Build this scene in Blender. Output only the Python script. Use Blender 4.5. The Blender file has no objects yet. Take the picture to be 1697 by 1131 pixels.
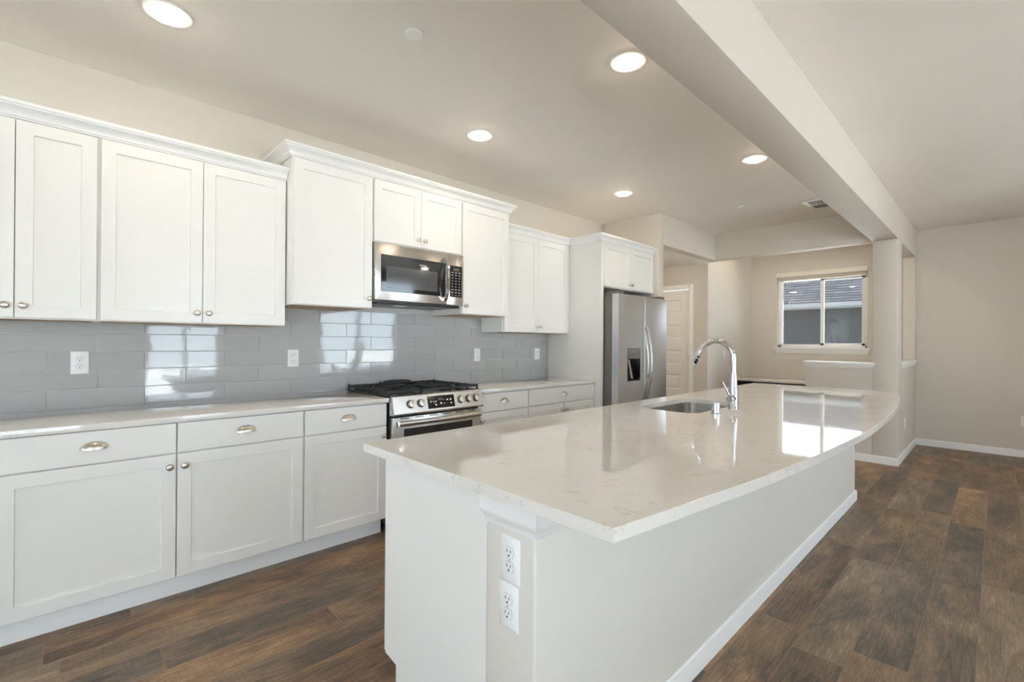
import bpy, bmesh, math, random
from mathutils import Matrix, Vector
from mathutils.geometry import tessellate_polygon

random.seed(7)
PI = math.pi
SC = bpy.context.scene
COL = SC.collection

# ------------------------------------------------------------------ camera
CAM_POS = Vector((3.44, 0.0, 1.29))
F_PX, YAW, PITCH, ROLL = 777.13, 0.80313, 0.00207, 0.00665
d = Vector((-math.sin(YAW) * math.cos(PITCH), math.cos(YAW) * math.cos(PITCH), math.sin(PITCH)))
r = Vector((math.cos(YAW), math.sin(YAW), 0.0))
u = r.cross(d)
r2 = math.cos(ROLL) * r + math.sin(ROLL) * u
u2 = -math.sin(ROLL) * r + math.cos(ROLL) * u
cam = bpy.data.cameras.new('camera')
cam.sensor_width = 36.0
cam.sensor_fit = 'HORIZONTAL'
cam.lens = F_PX / 1697.0 * 36.0
cam.clip_start = 0.02
cam.clip_end = 200
camo = bpy.data.objects.new('camera', cam)
COL.objects.link(camo)
M = Matrix.Identity(4)
for i in range(3):
    M[i][0], M[i][1], M[i][2], M[i][3] = r2[i], u2[i], -d[i], CAM_POS[i]
camo.matrix_world = M
SC.camera = camo

# ------------------------------------------------------------------ exposure, sky
SC.view_settings.view_transform = 'Standard'
SC.view_settings.look = 'None'
SC.view_settings.exposure = 0.92
SC.view_settings.gamma = 1.0
SC.view_settings.use_curve_mapping = False
SKY = 4.6
LAMP = 38.0
world = bpy.data.worlds.new('overcast_sky')
SC.world = world
world.use_nodes = True
wn = world.node_tree
wn.nodes.clear()
wo = wn.nodes.new('ShaderNodeOutputWorld')
wb = wn.nodes.new('ShaderNodeBackground')
wb.inputs['Color'].default_value = (0.76, 0.88, 1.0, 1)
wb.inputs['Strength'].default_value = SKY
wn.links.new(wb.outputs[0], wo.inputs[0])
sun = bpy.data.lights.new('sun', 'SUN')
sun.energy = 34.0
sun.angle = 0.05
sun.color = (1.0, 0.99, 0.97)
suno = bpy.data.objects.new('sun', sun)
COL.objects.link(suno)
suno.rotation_euler = (0, math.radians(-32), 0)       # high sun from behind the kitchen wall: added for ground bounce onto the ceiling
try:
    SC.cycles.diffuse_bounces = 6
    SC.cycles.glossy_bounces = 5
    SC.cycles.sample_clamp_indirect = 12.0
    SC.cycles.use_denoising = True
except Exception:
    pass

# ------------------------------------------------------------------ materials
def new_mat(name):
    m = bpy.data.materials.new(name)
    m.use_nodes = True
    nt = m.node_tree
    return m, nt, nt.nodes['Principled BSDF']

class NT:
    """small node helper"""
    def __init__(s, nt): s.nt = nt
    def n(s, t, **kw):
        k = s.nt.nodes.new(t)
        for a, b in kw.items(): setattr(k, a, b)
        return k
    def l(s, a, b): s.nt.links.new(a, b)
    def math(s, op, a, b=None):
        k = s.n('ShaderNodeMath', operation=op)
        for i, v in enumerate((a, b)):
            if v is None: continue
            if isinstance(v, (int, float)): k.inputs[i].default_value = v
            else: s.l(v, k.inputs[i])
        return k.outputs[0]
    def ramp(s, fac, stops):
        k = s.n('ShaderNodeValToRGB')
        e = k.color_ramp.elements
        while len(e) < len(stops): e.new(0.5)
        for q, (p, c) in zip(e, stops):
            q.position = p
            q.color = (*c, 1) if len(c) == 3 else c
        s.l(fac, k.inputs[0])
        return k.outputs[0]
    def noise(s, vec, scale, detail=3, rough=0.5, dist=0.0):
        k = s.n('ShaderNodeTexNoise')
        k.inputs['Scale'].default_value = scale
        k.inputs['Detail'].default_value = detail
        k.inputs['Roughness'].default_value = rough
        k.inputs['Distortion'].default_value = dist
        if vec is not None: s.l(vec, k.inputs['Vector'])
        return k.outputs[0]
    def mapping(s, vec, scale=(1, 1, 1), loc=(0, 0, 0)):
        k = s.n('ShaderNodeMapping')
        k.inputs['Scale'].default_value = scale
        k.inputs['Location'].default_value = loc
        s.l(vec, k.inputs['Vector'])
        return k.outputs[0]
    def pos(s): return s.n('ShaderNodeNewGeometry').outputs['Position']
    def obj(s): return s.n('ShaderNodeTexCoord').outputs['Object']
    def bump(s, h, strength, dist, target):
        k = s.n('ShaderNodeBump')
        k.inputs['Strength'].default_value = strength
        k.inputs['Distance'].default_value = dist
        s.l(h, k.inputs['Height'])
        s.l(k.outputs[0], target.inputs['Normal'])
    def mix(s, fac, a, b, mode='MIX'):
        k = s.n('ShaderNodeMix', data_type='RGBA', blend_type=mode)
        ins = [k.inputs[0], k.inputs[6], k.inputs[7]]
        for i, v in zip(ins, (fac, a, b)):
            if isinstance(v, (int, float)): i.default_value = v
            elif isinstance(v, tuple): i.default_value = (*v, 1)
            else: s.l(v, i)
        return k.outputs[2]

def plain(name, col, rough=0.5, metal=0.0, spec=0.5, coat=0.0, var=0.0):
    m, nt, p = new_mat(name)
    p.inputs['Base Color'].default_value = (*col, 1)
    p.inputs['Roughness'].default_value = rough
    p.inputs['Metallic'].default_value = metal
    p.inputs['Specular IOR Level'].default_value = spec
    p.inputs['Coat Weight'].default_value = coat
    p.inputs['Coat Roughness'].default_value = 0.05
    h = NT(nt)
    nz = h.noise(h.obj(), 9.0, 3)
    a = tuple(c * (1 - var) for c in col)
    b = tuple(min(1, c * (1 + var)) for c in col)
    h.l(h.ramp(nz, [(0.3, a), (0.7, b)]), p.inputs['Base Color'])
    return m

def paint_wall(name, col, bump=0.12):
    m, nt, p = new_mat(name)
    h = NT(nt)
    pos = h.pos()
    p.inputs['Base Color'].default_value = (*col, 1)
    p.inputs['Roughness'].default_value = 0.62
    p.inputs['Specular IOR Level'].default_value = 0.35
    nz = h.noise(pos, 140, 3, 0.6)
    h.bump(nz, bump, 0.004, p)
    big = h.noise(pos, 1.4, 2)
    h.l(h.ramp(big, [(0.3, tuple(c * 0.985 for c in col)), (0.7, tuple(c * 1.015 for c in col))]), p.inputs['Base Color'])
    return m

MW = paint_wall('wall_paint_greige', (0.675, 0.625, 0.56))
MCEIL = paint_wall('ceiling_paint', (0.90, 0.86, 0.81), 0.06)
MPONY = paint_wall('island_wall_paint', (0.70, 0.665, 0.61), 0.25)
MTRIM = plain('white_trim_paint', (0.86, 0.855, 0.84), 0.35, var=0.005)
MCAB = plain('white_cabinet_paint', (0.83, 0.81, 0.778), 0.30, var=0.006)
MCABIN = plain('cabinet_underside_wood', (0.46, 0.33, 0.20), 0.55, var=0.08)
MNICK = plain('satin_nickel', (0.66, 0.62, 0.56), 0.28, 1.0, var=0.02)
MCHR = plain('chrome', (0.66, 0.66, 0.67), 0.05, 1.0)
MBLK = plain('black_enamel', (0.012, 0.012, 0.013), 0.25, var=0.05)
MIRON = plain('cast_iron', (0.018, 0.018, 0.018), 0.55, var=0.15)
MBGL = plain('black_glass', (0.010, 0.010, 0.011), 0.04, spec=0.6, coat=0.5)
MWGL = plain('microwave_window', (0.075, 0.078, 0.08), 0.10, spec=0.6, coat=0.4)
MDARK = plain('dark_slot', (0.02, 0.02, 0.02), 0.6)
MDGREY = plain('dark_grey_panel', (0.10, 0.10, 0.10), 0.4, var=0.03)
MFRSIDE = plain('fridge_side_grey', (0.17, 0.16, 0.145), 0.45, var=0.03)
MPLAS = plain('white_plastic', (0.86, 0.86, 0.85), 0.28, var=0.003)
MPLATE = plain('bright_white_enamel', (0.96, 0.96, 0.95), 0.4)
MVINYL = plain('white_vinyl', (0.88, 0.88, 0.88), 0.3, var=0.003)
MBLIND = plain('cream_blind', (0.82, 0.76, 0.66), 0.4, var=0.02)
MLOGO = plain('pale_lettering', (0.75, 0.75, 0.75), 0.3, 0.6)
MMARK = plain('grey_marks', (0.35, 0.35, 0.36), 0.4)
MGROUT = plain('pale_grout', (0.62, 0.62, 0.61), 0.8, var=0.03)
MGUT = plain('grey_white_gutter', (0.06, 0.0615, 0.065), 0.6, spec=0.1, var=0.02)

def steel(name, col, rough, axis):
    m, nt, p = new_mat(name)
    h = NT(nt)
    sc = [3.0, 3.0, 3.0]
    sc[axis] = 0.6
    nz = h.noise(h.mapping(h.pos(), tuple(sc)), 1.0, 2, 0.6)
    p.inputs['Metallic'].default_value = 1.0
    h.l(h.ramp(nz, [(0.2, tuple(c * 0.93 for c in col)), (0.8, tuple(min(1, c * 1.05) for c in col))]), p.inputs['Base Color'])
    rr = h.n('ShaderNodeMapRange')
    rr.inputs['To Min'].default_value = rough - 0.03
    rr.inputs['To Max'].default_value = rough + 0.03
    h.l(nz, rr.inputs['Value'])
    h.l(rr.outputs[0], p.inputs['Roughness'])
    return m
MSTEEL = steel('brushed_steel', (0.62, 0.605, 0.58), 0.27, 1)
MSTEELV = steel('brushed_steel_vertical', (0.69, 0.705, 0.72), 0.36, 1)
MSINK = steel('sink_steel', (0.55, 0.53, 0.50), 0.30, 1)

def quartz():
    m, nt, p = new_mat('white_quartz')
    h = NT(nt)
    pos = h.pos()
    base = h.ramp(h.noise(pos, 3.0, 5, 0.6), [(0.3, (0.72, 0.685, 0.645)), (0.7, (0.78, 0.75, 0.715))])
    w = h.noise(h.mapping(pos, (1.0, 1.0, 1.0)), 7.0, 3, 0.55)
    off = h.n('ShaderNodeVectorMath', operation='SCALE')
    nzc = h.n('ShaderNodeTexNoise')
    nzc.inputs['Scale'].default_value = 12
    h.l(pos, nzc.inputs['Vector'])
    h.l(nzc.outputs[1], off.inputs[0])
    off.inputs['Scale'].default_value = 0.12
    add = h.n('ShaderNodeVectorMath', operation='ADD')
    h.l(pos, add.inputs[0]); h.l(off.outputs[0], add.inputs[1])
    vein = h.noise(h.mapping(add.outputs[0], (13, 26, 20)), 1.0, 6, 0.68, 0.6)
    band = h.math('ABSOLUTE', h.math('SUBTRACT', vein, 0.5))
    line = h.ramp(band, [(0.0, (1, 1, 1)), (0.010, (0.6, 0.6, 0.6)), (0.022, (0, 0, 0))])
    gate = h.ramp(h.noise(pos, 16, 3, 0.6), [(0.56, (0, 0, 0)), (0.66, (1, 1, 1))])
    f = h.math('MULTIPLY', h.math('MULTIPLY', line, gate), 0.55)
    col = h.mix(f, base, (0.30, 0.285, 0.27))
    speck = h.ramp(h.noise(pos, 95, 2, 0.5), [(0.70, (0, 0, 0)), (0.76, (1, 1, 1))])
    col = h.mix(h.math('MULTIPLY', speck, 0.22), col, (0.34, 0.33, 0.31))
    h.l(col, p.inputs['Base Color'])
    p.inputs['Roughness'].default_value = 0.03
    p.inputs['Specular IOR Level'].default_value = 0.7
    return m
MQ = quartz()

def tile():
    m, nt, p = new_mat('grey_glazed_tile')
    h = NT(nt)
    pos = h.pos()
    c = (0.45, 0.455, 0.455)
    isl = h.n('ShaderNodeNewGeometry').outputs['Random Per Island']
    h.l(h.ramp(isl, [(0, tuple(x * 0.97 for x in c)), (1, tuple(x * 1.03 for x in c))]), p.inputs['Base Color'])
    p.inputs['Roughness'].default_value = 0.045
    p.inputs['Specular IOR Level'].default_value = 0.75
    nz = h.noise(h.mapping(pos, (1, 9, 16)), 1.0, 2, 0.45)
    h.bump(nz, 0.05, 0.010, p)
    return m
MTILE = tile()

def floor_mat():
    m, nt, p = new_mat('dark_oak_planks')
    h = NT(nt)
    pos = h.pos()
    sp = h.n('ShaderNodeSeparateXYZ'); h.l(pos, sp.inputs[0])
    W, L = 0.183, 1.22
    xs = h.math('DIVIDE', h.math('ADD', sp.outputs[0], 0.093), W)
    row = h.math('FLOOR', xs)
    fx = h.math('FRACT', xs)
    wn_ = h.n('ShaderNodeTexWhiteNoise', noise_dimensions='1D'); h.l(row, wn_.inputs['W'])
    ys = h.math('ADD', h.math('DIVIDE', sp.outputs[1], L), h.math('MULTIPLY', wn_.outputs[0], 7.3))
    colm = h.math('FLOOR', ys)
    fy = h.math('FRACT', ys)
    idv = h.n('ShaderNodeCombineXYZ'); h.l(row, idv.inputs[0]); h.l(colm, idv.inputs[1])
    wn2 = h.n('ShaderNodeTexWhiteNoise', noise_dimensions='2D'); h.l(idv.outputs[0], wn2.inputs['Vector'])
    rnd = wn2.outputs[0]
    offs = h.n('ShaderNodeVectorMath', operation='SCALE'); h.l(wn2.outputs[1], offs.inputs[0]); offs.inputs['Scale'].default_value = 37.0
    add = h.n('ShaderNodeVectorMath', operation='ADD'); h.l(pos, add.inputs[0]); h.l(offs.outputs[0], add.inputs[1])
    v = add.outputs[0]
    big = h.noise(h.mapping(v, (6.0, 2.0, 1)), 1.0, 4, 0.6, 0.7)
    grain = h.noise(h.mapping(v, (48, 3.4, 1)), 1.0, 6, 0.68, 2.2)
    fine = h.noise(h.mapping(v, (260, 14, 1)), 1.0, 3, 0.6)
    cross = h.noise(h.mapping(v, (9, 150, 1)), 1.0, 2, 0.5)
    g = h.math('ADD', h.math('MULTIPLY', big, 0.55), h.math('MULTIPLY', grain, 0.45))
    g = h.math('ADD', g, h.math('MULTIPLY', h.math('SUBTRACT', fine, 0.5), 0.24))
    g = h.math('ADD', g, h.math('MULTIPLY', h.math('SUBTRACT', cross, 0.5), 0.10))
    g = h.math('ADD', g, h.math('MULTIPLY', h.math('SUBTRACT', rnd, 0.5), 0.12))
    c1 = h.ramp(g, [(0.30, (0.055, 0.041, 0.031)), (0.43, (0.145, 0.093, 0.058)), (0.56, (0.29, 0.178, 0.098)), (0.68, (0.50, 0.33, 0.18))])
    c2 = h.ramp(g, [(0.30, (0.050, 0.045, 0.041)), (0.45, (0.135, 0.104, 0.078)), (0.60, (0.28, 0.200, 0.132)), (0.70, (0.45, 0.33, 0.22))])
    sel = h.ramp(wn2.outputs[1], [(0.35, (0, 0, 0)), (0.65, (1, 1, 1))])
    col = h.mix(sel, c1, c2)
    ex = h.math('MINIMUM', fx, h.math('SUBTRACT', 1.0, fx))
    ey = h.math('MINIMUM', fy, h.math('SUBTRACT', 1.0, fy))
    seam = h.math('MAXIMUM', h.math('LESS_THAN', ex, 0.011), h.math('LESS_THAN', ey, 0.0018))
    col = h.mix(h.math('MULTIPLY', seam, 0.7), col, (0.30, 0.19, 0.105))
    h.l(col, p.inputs['Base Color'])
    rg = h.n('ShaderNodeMapRange'); rg.inputs['To Min'].default_value = 0.34; rg.inputs['To Max'].default_value = 0.5
    h.l(grain, rg.inputs['Value']); h.l(rg.outputs[0], p.inputs['Roughness'])
    p.inputs['Specular IOR Level'].default_value = 0.45
    hh = h.math('SUBTRACT', h.math('MULTIPLY', grain, 0.4), seam)
    h.bump(hh, 0.15, 0.002, p)
    return m
MFLOOR = floor_mat()

def glass_mat(name, tint=(0.93, 0.95, 0.95)):
    m, nt, p = new_mat(name)
    nt.nodes.remove(p)
    h = NT(nt)
    out = nt.nodes['Material Output']
    t = h.n('ShaderNodeBsdfTransparent'); t.inputs[0].default_value = (*tint, 1)
    g = h.n('ShaderNodeBsdfGlossy'); g.inputs['Roughness'].default_value = 0.01
    f = h.n('ShaderNodeFresnel'); f.inputs[0].default_value = 1.45
    mx = h.n('ShaderNodeMixShader')
    h.l(f.outputs[0], mx.inputs[0]); h.l(t.outputs[0], mx.inputs[1]); h.l(g.outputs[0], mx.inputs[2])
    h.l(mx.outputs[0], out.inputs[0])
    return m
MGLASS = glass_mat('window_glass')

def lamp_mat():
    m, nt, p = new_mat('lit_lamp_lens')
    p.inputs['Base Color'].default_value = (0.9, 0.88, 0.84, 1)
    p.inputs['Emission Color'].default_value = (1.0, 0.82, 0.61, 1)
    p.inputs['Emission Strength'].default_value = LAMP
    return m
MLAMP = lamp_mat()

def shingles():
    m, nt, p = new_mat('grey_roof_shingles')
    h = NT(nt)
    pos = h.obj()
    b = h.n('ShaderNodeTexBrick')
    b.offset = 0.31; b.offset_frequency = 1; b.squash_frequency = 1
    b.inputs['Color1'].default_value = (0.0090, 0.0092, 0.0108, 1)
    b.inputs['Color2'].default_value = (0.0185, 0.019, 0.0215, 1)
    b.inputs['Mortar'].default_value = (0.003, 0.003, 0.0035, 1)
    b.inputs['Scale'].default_value = 1.0
    b.inputs['Mortar Size'].default_value = 0.018
    b.inputs['Mortar Smooth'].default_value = 0.3
    b.inputs['Brick Width'].default_value = 0.50
    b.inputs['Row Height'].default_value = 0.21
    h.l(pos, b.inputs['Vector'])
    nz = h.noise(pos, 60, 2)
    h.l(h.mix(0.25, b.outputs[0], h.ramp(nz, [(0.3, (0.010, 0.010, 0.012)), (0.7, (0.020, 0.0205, 0.024))])), p.inputs['Base Color'])
    p.inputs['Roughness'].default_value = 0.95
    p.inputs['Specular IOR Level'].default_value = 0.05
    return m
MSHING = shingles()
MSIDE = plain('dark_grey_siding', (0.017, 0.0174, 0.0172), 0.8, spec=0.05, var=0.05)
MGROUND = plain('pale_bounce_ground', (0.53, 0.53, 0.52), 0.9, var=0.08)  # unseen ground, made pale to bounce daylight up to the ceiling

# ------------------------------------------------------------------ mesh builder
class B:
    def __init__(s, Mx=None):
        s.bm = bmesh.new()
        s.M = Mx
        s.mi = 0
    def v(s, p):
        p = Vector(p)
        if s.M is not None: p = s.M @ p
        return s.bm.verts.new(p)
    def face(s, vs):
        try:
            f = s.bm.faces.new(vs); f.material_index = s.mi; return f
        except ValueError:
            return None
    def box(s, x0, x1, y0, y1, z0, z1, bev=0.0, seg=2):
        vs = [s.v((x, y, z)) for x in (x0, x1) for y in (y0, y1) for z in (z0, z1)]
        fs = [s.face([vs[i] for i in q]) for q in ((0, 1, 3, 2), (4, 6, 7, 5), (0, 4, 5, 1), (2, 3, 7, 6), (0, 2, 6, 4), (1, 5, 7, 3))]
        if bev > 0:
            es = list({e for f in fs for e in f.edges})
            ret = bmesh.ops.bevel(s.bm, geom=vs + es + fs, offset=bev, segments=seg, affect='EDGES', profile=0.5, clamp_overlap=True)
            for f in ret['faces']: f.material_index = s.mi
        return s
    def loft(s, rings, cap=True, closed=True):
        R = [[s.v(p) for p in ring] for ring in rings]
        n = len(R[0])
        for a, b in zip(R, R[1:]):
            for i in range(n if closed else n - 1):
                j = (i + 1) % n
                s.face([a[i], a[j], b[j], b[i]])
        if cap:
            s.face(list(reversed(R[0]))); s.face(R[-1])
        return s
    def prism(s, pts, axis, a0, a1):
        def P(p, a):
            q = list(p); q.insert(axis, a); return q
        return s.loft([[P(p, a0) for p in pts], [P(p, a1) for p in pts]])
    def lathe(s, prof, c=(0, 0, 0), axis=2, seg=24, sy=1.0):
        """prof: (radius, height) from bottom to top; closes on the axis at radius 0"""
        def P(rad, hgt, t):
            a, b = rad * math.cos(t), rad * math.sin(t) * sy
            q = [0, 0, 0]
            q[axis] = hgt; q[(axis + 1) % 3] = a; q[(axis + 2) % 3] = b
            return (q[0] + c[0], q[1] + c[1], q[2] + c[2])
        rings = []
        for rad, hgt in prof:
            if rad < 1e-6: rings.append([s.v(P(0, hgt, 0))])
            else: rings.append([s.v(P(rad, hgt, 2 * PI * i / seg)) for i in range(seg)])
        for a, b in zip(rings, rings[1:]):
            for i in range(seg):
                j = (i + 1) % seg
                if len(a) == 1 and len(b) == 1: continue
                if len(a) == 1: s.face([a[0], b[j], b[i]])
                elif len(b) == 1: s.face([a[i], a[j], b[0]])
                else: s.face([a[i], a[j], b[j], b[i]])
        return s
    def tube(s, path, rad, seg=12, cap=True):
        path = [Vector(p) for p in path]
        n = len(path)
        rads = rad if isinstance(rad, (list, tuple)) else [rad] * n
        rings = []
        up = None
        for i, p in enumerate(path):
            t = (path[min(i + 1, n - 1)] - path[max(i - 1, 0)]).normalized()
            if up is None:
                up = Vector((0, 0, 1)) if abs(t.z) < 0.9 else Vector((1, 0, 0))
            a = (up - t * up.dot(t)).normalized()
            up = a
            b = t.cross(a)
            rings.append([tuple(p + (a * math.cos(2 * PI * k / seg) + b * math.sin(2 * PI * k / seg)) * rads[i]) for k in range(seg)])
        return s.loft(rings, cap)
    def sweep(s, prof, path, flip=1):
        """prof: (out, z) profile swept along a plan polyline [(x, y)] with mitred corners; out is to the right of travel"""
        pts = [Vector((p[0], p[1])) for p in path]
        rings = []
        for i, p in enumerate(pts):
            def nrm(a, b):
                t = (b - a).normalized(); return Vector((t.y, -t.x)) * flip
            if i == 0: n = nrm(pts[0], pts[1])
            elif i == len(pts) - 1: n = nrm(pts[-2], pts[-1])
            else:
                n1, n2 = nrm(pts[i - 1], p), nrm(p, pts[i + 1])
                n = (n1 + n2); n = n / n.dot(n1)
            rings.append([(p.x + n.x * o, p.y + n.y * o, z) for o, z in prof])
        return s.loft(rings)
    def build(s, name, mats, parent=None, angle=35, origin=None):
        bm = s.bm
        bmesh.ops.recalc_face_normals(bm, faces=bm.faces[:])
        off = Vector((0, 0, 0))
        q = parent
        while q is not None:
            off += q.location; q = q.parent
        if origin is not None: off = off + 0 * off
        loc = Vector((0, 0, 0))
        if parent is None and origin is not None:
            loc = Vector(origin)
        bmesh.ops.translate(bm, verts=bm.verts[:], vec=-(off + loc))
        me = bpy.data.meshes.new(name)
        bm.to_mesh(me); bm.free()
        for m_ in (mats if isinstance(mats, (list, tuple)) else [mats]): me.materials.append(m_)
        for pl in me.polygons: pl.use_smooth = True
        try: me.set_sharp_from_angle(angle=math.radians(angle))
        except Exception: pass
        o = bpy.data.objects.new(name, me)
        COL.objects.link(o)
        o.location = loc
        if parent is not None: o.parent = parent
        return o

def tag(o, label, cat, group=None):
    o['label'] = label; o['category'] = cat
    if group: o['group'] = group
    return o

def thing(name, label, cat, loc, group=None):
    o = bpy.data.objects.new(name, None)
    o.empty_display_size = 0.1
    COL.objects.link(o); o.location = loc
    return tag(o, label, cat, group)

def structure(o):
    o['kind'] = 'structure'; return o

def sbox(name, m, *boxes, bev=0.0):
    b = B()
    for q in boxes: b.box(*q, bev=bev)
    return structure(b.build(name, m))

# ------------------------------------------------------------------ room shell
CEIL = 2.768
HB = 2.42                       # bottom of beam, soffit and hall header
Y0, Y1, X1 = -3.6, 7.98, 6.4    # back wall, far wall, window wall of the great room
YN, XN = 8.245, 0.60            # nook window wall, nook left wall

fl = B(); fl.box(-1.4, X1 + 0.15, Y0 - 0.15, 8.5, -0.12, 0.0)
structure(fl.build('floor', MFLOOR))
ce = B(); ce.box(-1.4, X1 + 0.15, Y0 - 0.15, 8.5, CEIL, CEIL + 0.15)
structure(ce.build('ceiling', MCEIL))
sbox('ceiling_hall', MCEIL, (-1.3, 0.65, 5.0, 6.57, HB, HB + 0.1))
sbox('wall_left', MW, (-0.14, 0.0, Y0 - 0.15, 4.885, 0, CEIL))
sbox('wall_fridge', MW, (0.0, 0.77, 4.885, 4.99, 0, CEIL), bev=0.006)
sbox('wall_header', MW, (0.65, 0.77, 4.99, 6.41, HB, CEIL))
sbox('wall_soffit', MW, (0.65, 2.478, 6.41, 6.55, HB, CEIL), bev=0.004)
sbox('wall_hall_end', MW, (-1.4, -1.25, 4.885, 6.7, 0, CEIL))
sbox('wall_hall_near', MW, (-1.4, -0.141, 4.885, 4.99, 0, CEIL))
sbox('wall_hall_door', MW, (-1.25, -0.45, 6.57, 6.69, 0, CEIL), (0.335, XN, 6.57, 6.69, 0, CEIL), (-0.45, 0.335, 6.57, 6.69, 2.085, CEIL))
sbox('wall_nook_left', MW, (XN - 0.12, XN, 6.69, YN, 0, CEIL))
# nook window wall with its opening
WX0, WX1, WZ0, WZ1 = 0.985, 2.155, 1.235, 2.405
sbox('wall_nook_window', MW, (XN - 0.12, WX0, YN, YN + 0.16, 0, CEIL), (WX1, 2.72, YN, YN + 0.16, 0, CEIL),
     (WX0, WX1, YN, YN + 0.16, 0, WZ0), (WX0, WX1, YN, YN + 0.16, WZ1, CEIL))
# half walls and the corner column of the nook
sbox('wall_half_front', MW, (1.852, 2.487, 6.39, 6.51, 0, 1.03))
sbox('wall_column', MW, (2.487, 2.70, 6.39, 6.725, 0, HB), bev=0.006)
sbox('wall_half_side', MW, (2.58, 2.70, 6.725, 7.92, 0, 1.045))
sbox('wall_side_jamb', MW, (2.58, 2.70, 7.92, YN, 0, HB))
sbox('wall_side_header', MW, (2.58, 2.70, 6.39, YN, HB, CEIL))
sbox('wall_beam', MW, (2.475, 2.70, Y0, 6.41, HB, CEIL), bev=0.006)
sbox('wall_far', MW, (2.70, X1 + 0.15, Y1, Y1 + 0.16, 0, CEIL))
# window wall of the great room (right, outside the frame) and the back wall
RW = [(-3.4, -0.85, 0.05, 2.6), (1.02, 2.12, 0.30, 2.6), (3.92, 5.70, 0.30, 2.6)]  # guessed sizes: last two follow tile reflections, first one added for daylight
b = B(); y = Y0
for (a0, a1, z0, z1) in RW:
    b.box(X1, X1 + 0.15, y, a0, 0, CEIL)
    b.box(X1, X1 + 0.15, a0, a1, 0, z0)
    b.box(X1, X1 + 0.15, a0, a1, z1, CEIL)
    y = a1
b.box(X1, X1 + 0.15, y, Y1, 0, CEIL)
structure(b.build('wall_right', MW))
BW = [(0.9, 2.1, 0.9, 2.3), (3.6, 5.6, 0.05, 2.3)]  # guessed unseen windows, sized to balance light on the island end
b = B(); x = -0.14
for (a0, a1, z0, z1) in BW:
    b.box(x, a0, Y0 - 0.15, Y0, 0, CEIL)
    if z0 > 0.06: b.box(a0, a1, Y0 - 0.15, Y0, 0, z0)
    else: b.box(a0, a1, Y0 - 0.15, Y0, 0, 0.05)
    b.box(a0, a1, Y0 - 0.15, Y0, z1, CEIL)
    x = a1
b.box(x, X1 + 0.15, Y0 - 0.15, Y0, 0, CEIL)
structure(b.build('wall_back', MW))

def portal(name, loc, rot, sx, sy):
    L = bpy.data.lights.new(name, 'AREA'); L.shape = 'RECTANGLE'; L.size = sx; L.size_y = sy
    o = bpy.data.objects.new(name, L); COL.objects.link(o)
    o.location = loc; o.rotation_euler = rot
    try: L.cycles.is_portal = True
    except Exception: L.energy = 0
    return o

def window_unit(name, axis, pos, a0, a1, z0, z1, mull, fw=0.05, dp=0.07):
    """a framed window in the plane axis=pos, spanning a0..a1 along the other axis"""
    b = B()
    def bx(p0, p1, q0, q1, zz0, zz1):
        if axis == 0: b.box(p0, p1, q0, q1, zz0, zz1, bev=0.003)
        else: b.box(q0, q1, p0, p1, zz0, zz1, bev=0.003)
    p0, p1 = pos, pos + dp
    bx(p0, p1, a0, a1, z0, z0 + fw); bx(p0, p1, a0, a1, z1 - fw, z1)
    bx(p0, p1, a0, a0 + fw, z0 + fw, z1 - fw); bx(p0, p1, a1 - fw, a1, z0 + fw, z1 - fw)
    for mpos in mull: bx(p0, p1, mpos - fw * 0.6, mpos + fw * 0.6, z0 + fw, z1 - fw)
    w = structure(b.build(name, MVINYL))
    g = B()
    q = (p0 + p1) / 2
    if axis == 0: g.box(q, q + 0.006, a0 + fw * 0.5, a1 - fw * 0.5, z0 + fw * 0.5, z1 - fw * 0.5)
    else: g.box(a0 + fw * 0.5, a1 - fw * 0.5, q, q + 0.006, z0 + fw * 0.5, z1 - fw * 0.5)
    g.build('glass_pane', MGLASS, w)
    return w

k = 2
for (a0, a1, z0, z1) in RW:
    ms = [a0 + (a1 - a0) * t for t in ((1 / 3, 2 / 3) if a1 - a0 > 2 else (0.5,))]
    window_unit('window_%d' % k, 0, X1 + 0.05, a0, a1, z0, z1, ms); k += 1
    portal('daylight_portal', (X1 + 0.20, (a0 + a1) / 2, (z0 + z1) / 2), (0, PI / 2, 0), z1 - z0, a1 - a0)
for (a0, a1, z0, z1) in BW:
    window_unit('window_%d' % k, 1, Y0 - 0.12, a0, a1, z0, z1, [(a0 + a1) / 2]); k += 1
    portal('daylight_portal', ((a0 + a1) / 2, Y0 - 0.2, (z0 + z1) / 2), (PI / 2, 0, 0), a1 - a0, z1 - z0)

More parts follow.
